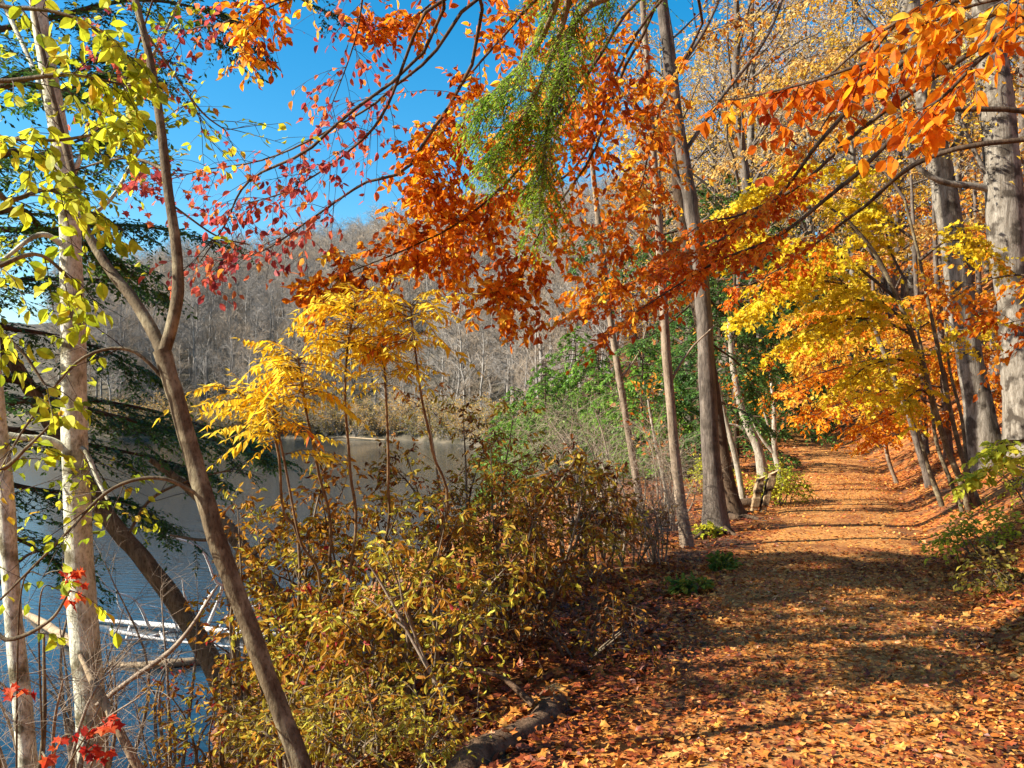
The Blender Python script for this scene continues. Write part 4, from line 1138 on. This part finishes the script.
drooping_beech('orange beech further up the path with a rounded low crown', (880, 425, 31), [
    ([(860, 330), (830, 320), (805, 330), (785, 345)], 50, 31), ([(860, 360), (830, 360), (808, 372), (795, 380)], 44, 30), ([(885, 320), (920, 310), (950, 320)], 44, 32), ([(885, 370), (915, 375), (940, 390)], 44, 31), ([(865, 290), (830, 280), (790, 290)], 44, 32), ([(875, 392), (855, 398)], 24, 30)], 'rust', 208, .75, dict(OL, size=.15, step=.085), 10)
drooping_beech('tan and orange beech between the two great grey trunks and the slope', (1010, 425, 19), [
    ([(990, 300), (960, 290), (930, 300)], 40, 19), ([(990, 350), (960, 350), (930, 360)], 40, 19), ([(1005, 390), (980, 395), (955, 410)], 36, 18.5), ([(1020, 300), (1050, 300), (1080, 310)], 24, 19), ([(995, 240), (960, 220), (930, 225)], 40, 20)], 'rust', 209, .7, dict(OL, size=.11, step=.075), 8)
# red-orange tier reaching across the middle
x9 = np.array([6.3, 8.2, 0]); x9[2] = ground_z(x9[0], x9[1]) - .08
T = thing('red_beech', 'beech with flat tiers of red-orange leaves reaching in front of the double-trunked tree', 'tree', x9)
tl = np.array([x9, x9 + [-.1, 0, 1.5], x9 + [-.1, .1, 3], x9 + [0, .1, 5], x9 + [0, 0, 8]])
trunk_mesh(tl, [.13, .12, .10, .07, .02], M['mottled_bark'], T, seed=203)
b = MB()
RO = dict(step=.045, size=.075, kind='oval', hang=.4, flat=1.0, jit=.35)
for k, (s, pts, n, tint) in enumerate([
        (3, [(960, 30, 8.2), (880, 80, 8.4), (821, 140, 8.6), (782, 192, 8.9), (740, 228, 9), (690, 255, 9.1), (640, 280, 9.3), (590, 305, 9.4)], 48, .52),
        (3, [(960, 60, 8.4), (860, 130, 9), (800, 185, 9.2), (740, 215, 9.3), (700, 225, 9.4), (660, 262, 9.5)], 36, .52), (2, [(950, 110, 8.2), (850, 180, 8.6), (780, 235, 8.9), (720, 260, 9), (670, 290, 9), (610, 330, 9)], 40, .5),
        (2, [(950, 150, 8.4), (860, 210, 9.2), (790, 262, 9.8), (740, 290, 10)], 20, .6), (3, [(960, 0, 8), (900, 20, 8.4), (840, 100, 8.8), (800, 160, 9)], 12, .7)]):
    ln = limb_from(T, tl[s], px_line(pts, 8), M['dark_bark'], .03, .004, seed=k)
    spray(b, ln, n, rng, (.3, .65), .45, .65, .75, .2, 0, .25, True, 2, .5, .0026, RO, tint, .15, .14, .3)
b.build('crown', [M['redorange'], M['twig']], T)

# near yellow-green spray at the right edge
x9 = np.array([4.9, 6.4, 0]); x9[2] = ground_z(x9[0], x9[1]) - .05
T = thing('edge_sapling', 'thin sapling with a yellow-green leaf spray at the picture edge over the bank', 'tree', x9)
tl = np.array([x9, x9 + [-.05, 0, .8], x9 + [-.1, .1, 1.8]])
trunk_mesh(tl, [.02, .016, .006], M['olive_bark'], T, seed=205)
b = MB()
for k, (pts, n) in enumerate([([(1060, 470, 6.4), (1010, 465, 6.5), (975, 475, 6.6)], 14), ([(1060, 430, 6.4), (1020, 440, 6.5), (995, 450, 6.6)], 10)]):
    ln = limb_from(T, tl[1], px_line(pts, 6), M['olive_bark'], .008, .003, seed=k)
    spray(b, ln, n, rng, (.2, .4), .3, .65, .75, .2, 0, .3, True, 1, .5, .002, dict(step=.05, size=.075, kind='oval', hang=.4), .6, .15)
b.build('crown', [M['greenyellow'], M['twig']], T)

# ------------------------------------------------------------------ logs and driftwood
def log(name, label, pts, rad, mat, seed, branches=(), sides=12, cap=True):
    pts = np.asarray(pts, float)
    T = thing(name, label, 'log', pts.mean(0))
    rng = np.random.default_rng(seed)
    ln, rd = smooth_line(pts, 24, rad)
    ln, rd = knotty(ln, rd, rng, .14)
    b = MB(); b.tubes(ln, rd, sides, cap=cap); b.build('log', [mat], T)
    for k, (bp_, r0, r1) in enumerate(branches):
        limb_from(T, None, bp_, mat, r0, r1, 'branch', 14, 6, seed + k)
    return T


a = gp(490, 762); c = gp(568, 693)
log('rotten_log', 'dark rotten log half sunk in red leaves at the path edge', [a + [-.2, -.2, -.06], a + [-.05, 0, .0], (a + c) / 2 + [.04, 0, -.01], c + [-.06, 0, -.04], c + [.05, .25, -.14]], [.08, .11, .085, .095, .05], M['rotten'], 301,
    [([(a + c) / 2 + [0, 0, .1], (a + c) / 2 + [-.15, .1, .2], (a + c) / 2 + [-.3, .12, .24]], .02, .008)])

k_ = 90
t_ = rng.uniform(0, 1, k_)[:, None]
q_ = (a + [-.05, 0, 0]) * (1 - t_) + (c + [-.02, 0, -.03]) * t_ + np.stack([rng.normal(0, .06, k_), rng.normal(0, .05, k_), np.full(k_, .095)], -1)
q_[:, 2] -= 3.5 * (q_[:, 0] - ((a + [-.05, 0, 0]) * (1 - t_) + c * t_)[:, 0]) ** 2
an = rng.uniform(0, 6.28, k_)
leaves(litter, q_, np.stack([np.cos(an), np.sin(an), rng.normal(-.1, .2, k_)], -1), UP + rng.normal(0, .35, (k_, 3)), .06 * rng.uniform(.6, 1.2, k_), rng.beta(1.6, 2, k_), 'maple')
litter.build('fallen_leaves', [M['litter']], None, 'stuff')


def W(px, py, dz=0.0):
    d = ray(px, py)
    Y = (LAKE_Z - CAM[2]) / d[2]
    return CAM + d * Y + np.array([0, 0, dz])


def bleached(pts, y0, y1=None):
    return px_line(pts, y0, y1)


yw = W(190, 632)[1]
log('driftwood_tree', 'bleached white fallen tree lying in the lake behind the leaning trunk', [W(95, 622, .03), W(150, 628, .05), W(210, 634, .06), W(262, 640, .05), W(292, 636, .03)], [.025, .035, .045, .05, .04], M['bleached'], 302,
    [(bleached([(205, 632), (222, 590), (215, 580), (200, 548), (165, 535)], yw, yw - .6), .03, .008), (bleached([(190, 634), (207, 600), (218, 586)], yw, yw + .3), .025, .012),
     (bleached([(240, 640), (262, 610), (272, 590)], yw, yw + .6), .025, .008), (bleached([(200, 634), (186, 600), (182, 580)], yw - .2, yw - .6), .02, .006),
     (bleached([(150, 628), (135, 600), (110, 590), (95, 570)], yw, yw - .4), .022, .006), (bleached([(170, 632), (130, 640), (100, 632)], yw, yw - 1.2), .022, .008),
     (bleached([(220, 634), (195, 650), (160, 648)], yw, yw - 1.0), .025, .01), (bleached([(215, 634), (230, 615), (262, 605), (285, 610)], yw, yw + .8), .022, .008),
     (bleached([(130, 626), (120, 655), (100, 668)], yw - .2, yw - 1.2), .018, .006),
     (bleached([(110, 630), (150, 638), (200, 644), (245, 648)], yw - .7, yw - .9), .03, .012), (bleached([(250, 642), (270, 625), (296, 622)], yw, yw + .3), .02, .006), (bleached([(180, 634), (168, 612), (140, 604)], yw, yw - .3), .016, .005),
     (bleached([(160, 632), (176, 660), (215, 672)], yw - .4, yw - 1.6), .018, .006), (bleached([(228, 638), (246, 616), (250, 588)], yw, yw + .2), .016, .005), (bleached([(140, 628), (120, 608), (116, 588)], yw, yw - .2), .016, .005)])
log('driftwood_log', 'brown waterlogged log floating in front of the bleached fallen tree', [W(110, 664, .0), W(150, 668, .03), W(200, 664, .04), W(240, 655, .02)], [.03, .05, .05, .03], M['drift'], 303)
log('driftwood_log', 'tan half-sunk log reaching out past the thin pale stem', [W(22, 612, .0), W(45, 628, .05), W(75, 650, .06), W(95, 670, .02)], [.04, .06, .06, .04], M['drift'], 304)
log('driftwood_log', 'pale log lying along the far waterline under the wooded hill', [W(318, 441, .1), W(345, 440, .25), W(385, 441, .1)], [.06, .09, .06], M['drift'], 305)
p = P(215, 588, 5.6)
T = log('dead_branch', 'thin pale dead branch propped across the bank from the golden shrub', [P(96, 705, 5.4), P(130, 680, 5.4), P(178, 643, 5.4), P(218, 585, 5.5)], [.014, .016, .013, .006], M['pale_twig'], 306, [], 7)
T['category'] = 'branch'
a = P(130, 768, 5.0)
T = log('dead_branch', 'brown dead branch rising from the water edge between the pale maple and golden shrub', [P(150, 790, 5.0), P(122, 735, 5.0), P(98, 690, 5.1), P(80, 655, 5.2)], [.028, .026, .022, .014], M['drift'], 307, [], 8)
T['category'] = 'branch'

T = log('dead_branch', 'pale dead forked stem standing among the bronze shrubs', [P(458, 724, 4.7), P(440, 690, 4.7), P(412, 640, 4.75), P(385, 590, 4.8), P(366, 560, 4.8)], [.011, .010, .009, .007, .004], M['pale_twig'], 308,
        [([P(432, 675, 4.72), P(405, 610, 4.7), P(398, 570, 4.7)], .007, .003), ([P(405, 628, 4.75), P(370, 600, 4.8), P(352, 596, 4.8)], .006, .002)], 7)
T['category'] = 'branch'
# ------------------------------------------------------------------ woods: generated trees
def gen_tree(seed, H, r, cb, spread, nl, leaf=None, tw=12, sub=2, up=.8, Ltw=(.5, 1.3), rt=.012, tint=.5, ctint=.18, tvar=.15, lean=.3, limb_rise=.9, pl=False):
    rng = np.random.default_rng(seed)
    t = MB(); c = MB()
    k = 12
    z = np.linspace(0, 1, k)
    off = np.cumsum(rng.normal(0, .018, (k, 2)), 0) * H * .5 + rng.normal(0, lean, 2)[None] * z[:, None] ** 2
    tr = np.stack([off[:, 0], off[:, 1], z * H], -1)
    tr[0] = [0, 0, -.3]
    t.tubes(tr, r * (1 - .88 * z)[None] ** .8 + .004, 8)
    for i in range(nl):
        f = cb + (.97 - cb) * (i + rng.uniform(0, 1)) / nl
        p, _ = interp_line(tr, np.array([f]))
        a = rng.uniform(0, 2 * math.pi) + i * 2.4
        prof = math.sin(math.pi * min(1, .25 + .75 * (f - cb) / (1 - cb))) ** .7
        ln = spread * (.35 + .65 * prof) * rng.uniform(.7, 1.15)
        d = norm(np.array([math.cos(a), math.sin(a), up * rng.uniform(.5, 1.3)]))
        s = np.linspace(0, 1, 7)
        lp = p + d * (ln * s)[:, None] + UP * ((limb_rise - .6) * ln * .4 * s ** 2)[:, None] + np.cumsum(rng.normal(0, .04, (7, 3)), 0) * ln * .6 * s[:, None]
        t.tubes(lp, np.linspace(r * .38 * (1 - f * .5), rt * 1.1, 7)[None], 5)
        spray(c, lp, tw, rng, Ltw, .15, .8, .7, .4, .15, .05, pl, sub, .55, rt, leaf, tint, ctint, tvar, .3)
    return t, c


def gen_conifer(seed, H, r, cb, spread, nl, leaf, droop=.35, tw=12, sub=4, tint=.5, Lf=.42):
    rng = np.random.default_rng(seed)
    t = MB(); c = MB()
    z = np.linspace(0, 1, 10)
    tr = np.stack([np.cumsum(rng.normal(0, .02, 10)), np.cumsum(rng.normal(0, .02, 10)), z * H], -1)
    tr[0] = [0, 0, -.3]
    t.tubes(tr, (r * (1 - .93 * z))[None], 8)
    for i in range(nl):
        f = cb + (.985 - cb) * (i + rng.uniform(0, 1)) / nl
        p, _ = interp_line(tr, np.array([f]))
        a = i * 2.39996 + rng.normal(0, .3)
        ln = spread * (1 - (f - cb) / (1 - cb)) ** .75 * rng.uniform(.65, 1.15) + .25
        d = np.array([math.cos(a), math.sin(a), .12])
        s = np.linspace(0, 1, 7)
        lp = p + d * (ln * s)[:, None] - UP * (droop * ln * s ** 2)[:, None] + rng.normal(0, .02, (7, 3)) * ln * s[:, None]
        t.tubes(lp, np.linspace(r * .22, .008, 7)[None], 4)
        spray(c, lp, max(4, int(tw * ln / spread)), rng, (ln * Lf * .7, ln * Lf * 1.2), .1, .8, .7, .12, 0, .3, True, sub, .42, .006, leaf, tint, .16, .18, .4)
    return t, c


def proto(name, label, cat, gen, bark, leafm, twigm, group=None):
    t, c = gen
    T = thing(name, label, cat, (0, 0, 0), group)
    t.build('trunk', [M[bark]], T)
    c.build('crown', [M[leafm], M[twigm]], T)
    return T


class Placer:
    def __init__(self, protos):
        self.p = protos; self.used = set(); self.k = 0

    def put(self, x, y, rz, sc, which=None, label=None):
        o = self.p[self.k % len(self.p) if which is None else which]
        self.k += 1
        loc = (x, y, float(ground_z(x, y)))
        if o.name not in self.used:
            self.used.add(o.name)
            o.location = loc; o.rotation_euler = (0, 0, rz); o.scale = (sc, sc, sc)
            if label:
                o['label'] = label
            return o
        return copy_tree(o, loc, rz, sc, label)


rng = np.random.default_rng(401)
FARG = 'bare trees on the wooded hillside across the lake'
FARL = 'leafless grey tree on the wooded hillside across the lake'
fars = []
for k in range(5):
    fars.append(proto('bare_tree', FARL, 'tree', gen_tree(410 + k, rng.uniform(11, 15), .17, .07 if k != 2 else .25, rng.uniform(2.8, 3.8), 28, None, 13, 4, .8, (.8, 2.0), .017), 'far_bark', 'far_twig_a' if k % 2 == 0 else 'far_twig_b', 'far_twig_a' if k < 3 else 'far_twig_b', FARG))
FP = Placer(fars)
pts = []
tries = 0
grid = {}
while tries < 90000 and len(pts) < 1100:
    tries += 1
    px = rng.uniform(60, 700)
    y = 62 + 178 * rng.uniform(0, 1)
    x = (px - 512) / FPX * y
    sd = float(lake_sd(x, y))
    if sd < 1.5 or (y < 100 and x > 8):
        continue
    if path_u(x, y) > 0 and y < 66:
        continue
    dmin = 1.9
    if any((x - q[0]) ** 2 + (y - q[1]) ** 2 < dmin ** 2 for q in pts):
        continue
    pts.append((x, y, sd))
pts.sort(key=lambda q: q[1])
for i, (x, y, sd) in enumerate(pts[:280]):
    FP.put(x, y, rng.uniform(0, 6.28), rng.uniform(.5, 1.15) * (.75 if sd < 4 else 1))
rest = pts[280:]
# the rest of that wood reads as one mass: one scattered object that reuses the same trees
me = bpy.data.meshes.new('woods')
me.from_pydata([(x, y, float(ground_z(x, y))) for x, y, _ in rest], [], [])
wo = bpy.data.objects.new('woods', me)
COL.objects.link(wo)
wo['kind'] = 'stuff'
ng = bpy.data.node_groups.new('woods', 'GeometryNodeTree')
ng.interface.new_socket('Geometry', in_out='INPUT', socket_type='NodeSocketGeometry')
ng.interface.new_socket('Geometry', in_out='OUTPUT', socket_type='NodeSocketGeometry')
gi = ng.nodes.new('NodeGroupInput'); go = ng.nodes.new('NodeGroupOutput')
join = ng.nodes.new('GeometryNodeJoinGeometry')
srcj = ng.nodes.new('GeometryNodeGeometryToInstance')
for o in fars:
    jn = ng.nodes.new('GeometryNodeJoinGeometry')
    for ch in o.children:
        oi = ng.nodes.new('GeometryNodeObjectInfo'); oi.inputs['Object'].default_value = ch
        oi.transform_space = 'ORIGINAL'
        ng.links.new(oi.outputs['Geometry'], jn.inputs[0])
    g2 = ng.nodes.new('GeometryNodeGeometryToInstance')
    ng.links.new(jn.outputs[0], g2.inputs[0])
    ng.links.new(g2.outputs[0], join.inputs[0])
iop = ng.nodes.new('GeometryNodeInstanceOnPoints')
iop.inputs['Pick Instance'].default_value = True
ng.links.new(gi.outputs[0], iop.inputs['Points'])
ng.links.new(join.outputs[0], iop.inputs['Instance'])
ri = ng.nodes.new('FunctionNodeRandomValue'); ri.data_type = 'INT'
for s in ri.inputs:
    if s.name == 'Max' and s.type == 'INT':
        s.default_value = 4
ng.links.new([s for s in ri.outputs if s.type == 'INT'][0], iop.inputs['Instance Index'])
rs = ng.nodes.new('FunctionNodeRandomValue'); rs.data_type = 'FLOAT'
fl = [s for s in rs.inputs if s.type == 'VALUE']
fl[0].default_value = .8; fl[1].default_value = 1.15
ng.links.new([s for s in rs.outputs if s.type == 'VALUE'][0], iop.inputs['Scale'])
rr = ng.nodes.new('FunctionNodeRandomValue'); rr.data_type = 'FLOAT_VECTOR'
vi = [s for s in rr.inputs if s.type == 'VECTOR']
vi[0].default_value = (0, 0, 0); vi[1].default_value = (0, 0, 6.28)
ng.links.new([s for s in rr.outputs if s.type == 'VECTOR'][0], iop.inputs['Rotation'])
ng.links.new(iop.outputs[0], go.inputs[0])
mod = wo.modifiers.new('woods', 'NODES'); mod.node_group = ng

rng = np.random.default_rng(404)
BG_ = 'brush along the far shore under the wooded hill'
brs = []
for k in range(3):
    c = MB(); t = MB()
    for q in range(9):
        a = rng.uniform(0, 6.28); ln_ = rng.uniform(1.2, 2.6)
        lp = np.linspace(0, 1, 6)[:, None] * np.array([math.cos(a) * .7, math.sin(a) * .7, 1.0]) * ln_ + np.cumsum(rng.normal(0, .06, (6, 3)), 0)
        lp[0] = [0, 0, -.2]
        t.tubes(lp, np.linspace(.03, .012, 6)[None], 4)
        spray(c, lp, 12, rng, (.4, 1.1), .1, .7, .8, .5, .1, .05, False, 3, .55, .014, dict(step=.35, size=.14, kind='simple', keep=.25), [.4, .6, .5][k], .2, .2)
    T = thing('shore_brush', 'straggly grey-brown brush at the waterline under the wooded hill', 'shrub', (0, 0, 0), BG_)
    t.build('stem', [M['far_bark']], T); c.build('crown', [M[['olive', 'tan', 'olive'][k]], M['far_twig_a']], T)
    brs.append(T)
BP = Placer(brs)
for k in range(270):
    px = rng.uniform(90, 560); y = rng.uniform(64, 125)
    x = (px - 512) / FPX * y
    yy_ = np.arange(55, 130, .4); xx_ = (px - 512) / FPX * yy_
    ok_ = np.nonzero((lake_sd(xx_, yy_) > .15) & (yy_ > 60))[0]
    if len(ok_):
        q = ok_[0] + int(14 * rng.uniform(0, 1) ** 1.8)
        if q < len(yy_) and xx_[q] < 6:
            BP.put(xx_[q], yy_[q], rng.uniform(0, 6.28), rng.uniform(.6, 1.3))

# trees on the slope above the path
GL = dict(step=.17, size=.17, kind='simple', hang=.3, flat=.7, jit=.4, keep=.9)
GLs = dict(step=.34, size=.15, kind='simple', hang=.3, flat=.7, jit=.4, keep=.55)
SG = 'autumn trees on the slope above the path'
slope = [
    proto('slope_tree', 'tall tree with thinning golden leaves on the slope above the path', 'tree', gen_tree(501, 19, .24, .18, 4.2, 30, GL, 9, 2, .7, (.6, 1.5), .012), 'grey_bark', 'gold', 'twig', SG),
    proto('slope_tree', 'tall tree with sparse tan leaves on the slope above the path', 'tree', gen_tree(502, 20, .24, .2, 4.2, 30, GLs, 9, 3, .8, (.6, 1.5), .012), 'grey_bark', 'tan', 'far_twig_b', SG),
    proto('slope_tree', 'rust-orange leaved tree on the slope above the path', 'tree', gen_tree(503, 13, .18, .18, 3.2, 24, GL, 9, 2, .5, (.6, 1.4), .012), 'grey_bark', 'rust', 'twig', SG),
    proto('slope_tree', 'tall nearly leafless tree with a few tan leaves on the slope above the path', 'tree', gen_tree(504, 21, .24, .25, 4.0, 28, dict(GLs, keep=.3), 9, 3, .9, (.6, 1.6), .013), 'mottled_bark', 'tan', 'far_twig_a', SG)]
SP = Placer(slope)
rng = np.random.default_rng(402)
pts2 = []
tries = 0
while tries < 30000 and len(pts2) < 120:
    tries += 1
    y = 22 + 75 * rng.uniform(0, 1) ** .9
    px = rng.uniform(640, 1230)
    x = (px - 512) / FPX * y
    u = float(path_u(x, y))
    if u < (4.0 if y < 60 else -30) or (y > 50 and u < 3 and y < 60) or lake_sd(x, y) < 3:
        continue
    if y < 46 and px < 800:
        continue
    if any((x - q[0]) ** 2 + (y - q[1]) ** 2 < 3.0 ** 2 for q in pts2):
        continue
    pts2.append((x, y))
for i, (x, y) in enumerate(pts2):
    w = rng.choice(4, p=[.32, .3, .2, .18])
    SP.put(x, y, rng.uniform(0, 6.28), rng.uniform(.75, 1.15), int(w))

for px, y, w, sc in [(690, 78, 1, 1.25), (722, 70, 3, 1.2), (745, 62, 0, 1.15), (775, 66, 1, 1.3), (800, 58, 0, 1.1), (705, 60, 1, 1.0), (760, 52, 3, .95), (830, 62, 1, 1.2), (735, 84, 0, 1.4), (665, 86, 1, 1.2), (790, 80, 3, 1.4)]:
    SP.put((px - 512) / FPX * y, y, px * 1.0, sc, w)
for px, y, w, sc, lab in [(712, 34, 1, 1.1, 'tall sparse tan-leaved tree behind the double-trunked tree on the lake side'), (748, 39, 3, 1.1, 'tall nearly bare tree rising behind the dark conifers at the path bend'), (690, 44, 0, 1.1, 'tall thin-leaved golden tree on the lake side behind the slim tan tree')]:
    o = SP.put((px - 512) / FPX * y, y, px * 1.0, sc, w, lab)
    if 'group' in o:
        del o['group']
# conifers
CL = dict(step=.055, size=.12, kind='needle', hang=.2, flat=1.2, jit=.3, width=3.0, from_t=.02)
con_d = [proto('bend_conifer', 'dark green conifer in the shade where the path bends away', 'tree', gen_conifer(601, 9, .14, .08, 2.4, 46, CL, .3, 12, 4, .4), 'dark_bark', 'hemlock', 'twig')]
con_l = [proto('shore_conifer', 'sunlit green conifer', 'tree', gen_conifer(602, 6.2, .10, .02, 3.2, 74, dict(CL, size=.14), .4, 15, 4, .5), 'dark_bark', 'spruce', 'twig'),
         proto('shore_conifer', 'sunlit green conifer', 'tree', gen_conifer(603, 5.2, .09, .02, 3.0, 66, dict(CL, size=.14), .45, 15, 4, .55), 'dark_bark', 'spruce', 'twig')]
CP = Placer(con_l)
for k, (px, Y, sc, lab) in enumerate([(545, 27, .62, 'sunlit green conifer on the shore behind the bare brush, most open to the lake'), (600, 30, .8, 'sunlit green conifer behind the slim leaning pale tree'),
                                      (515, 52, .85, 'bright green conifer far along the shore at the water end'), (640, 25, .75, 'green conifer behind the slim straight tan tree'), (575, 40, .95, 'taller green conifer further back on the lake shore')]):
    CP.put((px - 512) / FPX * Y, Y, k * 1.3, sc, k % 2, lab)
DP = Placer(con_d)
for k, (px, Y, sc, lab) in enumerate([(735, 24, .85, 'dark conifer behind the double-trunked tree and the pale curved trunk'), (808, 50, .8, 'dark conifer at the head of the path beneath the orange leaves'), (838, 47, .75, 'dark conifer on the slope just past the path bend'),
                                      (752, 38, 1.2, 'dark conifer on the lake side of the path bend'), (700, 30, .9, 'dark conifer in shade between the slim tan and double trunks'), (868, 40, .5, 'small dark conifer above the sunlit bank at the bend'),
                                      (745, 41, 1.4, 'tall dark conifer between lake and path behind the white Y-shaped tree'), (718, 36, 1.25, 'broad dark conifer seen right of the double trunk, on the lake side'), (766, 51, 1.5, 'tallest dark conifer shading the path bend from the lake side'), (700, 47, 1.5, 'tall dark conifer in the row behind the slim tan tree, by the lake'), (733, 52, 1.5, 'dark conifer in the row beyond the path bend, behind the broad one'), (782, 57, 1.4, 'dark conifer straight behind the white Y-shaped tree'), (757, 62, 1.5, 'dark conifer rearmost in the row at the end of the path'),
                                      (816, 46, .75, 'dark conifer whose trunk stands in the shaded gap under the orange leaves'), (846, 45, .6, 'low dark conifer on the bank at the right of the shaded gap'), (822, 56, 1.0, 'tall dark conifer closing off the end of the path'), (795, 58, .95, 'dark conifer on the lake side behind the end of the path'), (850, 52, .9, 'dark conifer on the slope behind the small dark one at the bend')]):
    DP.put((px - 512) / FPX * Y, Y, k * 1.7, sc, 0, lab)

# ------------------------------------------------------------------ light
SUN = norm(np.array([-1., -.15, .64]))
elev = math.asin(SUN[2])
sun = bpy.data.lights.new('sun', 'SUN')
sun.energy = 5.0
sun.angle = math.radians(.5)
sun.color = (1, .93, .82)
so = bpy.data.objects.new('sun', sun)
COL.objects.link(so)
so.rotation_euler = Vector([-float(v) for v in SUN]).to_track_quat('-Z', 'Y').to_euler()

w = bpy.data.worlds.new('World')
scene.world = w
w.use_nodes = True
nt = w.node_tree
bg = nt.nodes['Background']
sky = nt.nodes.new('ShaderNodeTexSky')
sky.sky_type = 'NISHITA'
sky.sun_disc = False
sky.sun_elevation = elev
sky.sun_rotation = math.atan2(SUN[0], SUN[1])
sky.air_density = 1.0
sky.dust_density = .7
sky.ozone_density = 2.0
hs = nt.nodes.new('ShaderNodeHueSaturation')
hs.inputs['Hue'].default_value = .488
hs.inputs['Saturation'].default_value = 1.5
nt.links.new(sky.outputs[0], hs.inputs['Color'])
nt.links.new(hs.outputs[0], bg.inputs['Color'])
bg.inputs['Strength'].default_value = .078

scene.view_settings.view_transform = 'Standard'
scene.view_settings.look = 'None'
scene.view_settings.exposure = 1.55
scene.view_settings.gamma = 1
scene.render.engine = 'CYCLES'
cy = scene.cycles
cy.max_bounces = 6
cy.diffuse_bounces = 3
cy.glossy_bounces = 2
cy.transmission_bounces = 4
cy.transparent_max_bounces = 4
cy.caustics_reflective = False
cy.caustics_refractive = False

# limbs and roots are pieces of the trunk they grow from
for o in list(COL.objects):
    if o.parent is not None and o.name.split('.')[0] in ('limb', 'root'):
        tr_ = [c for c in o.parent.children if c.name.split('.')[0] == 'trunk']
        if tr_:
            o.parent = tr_[0]
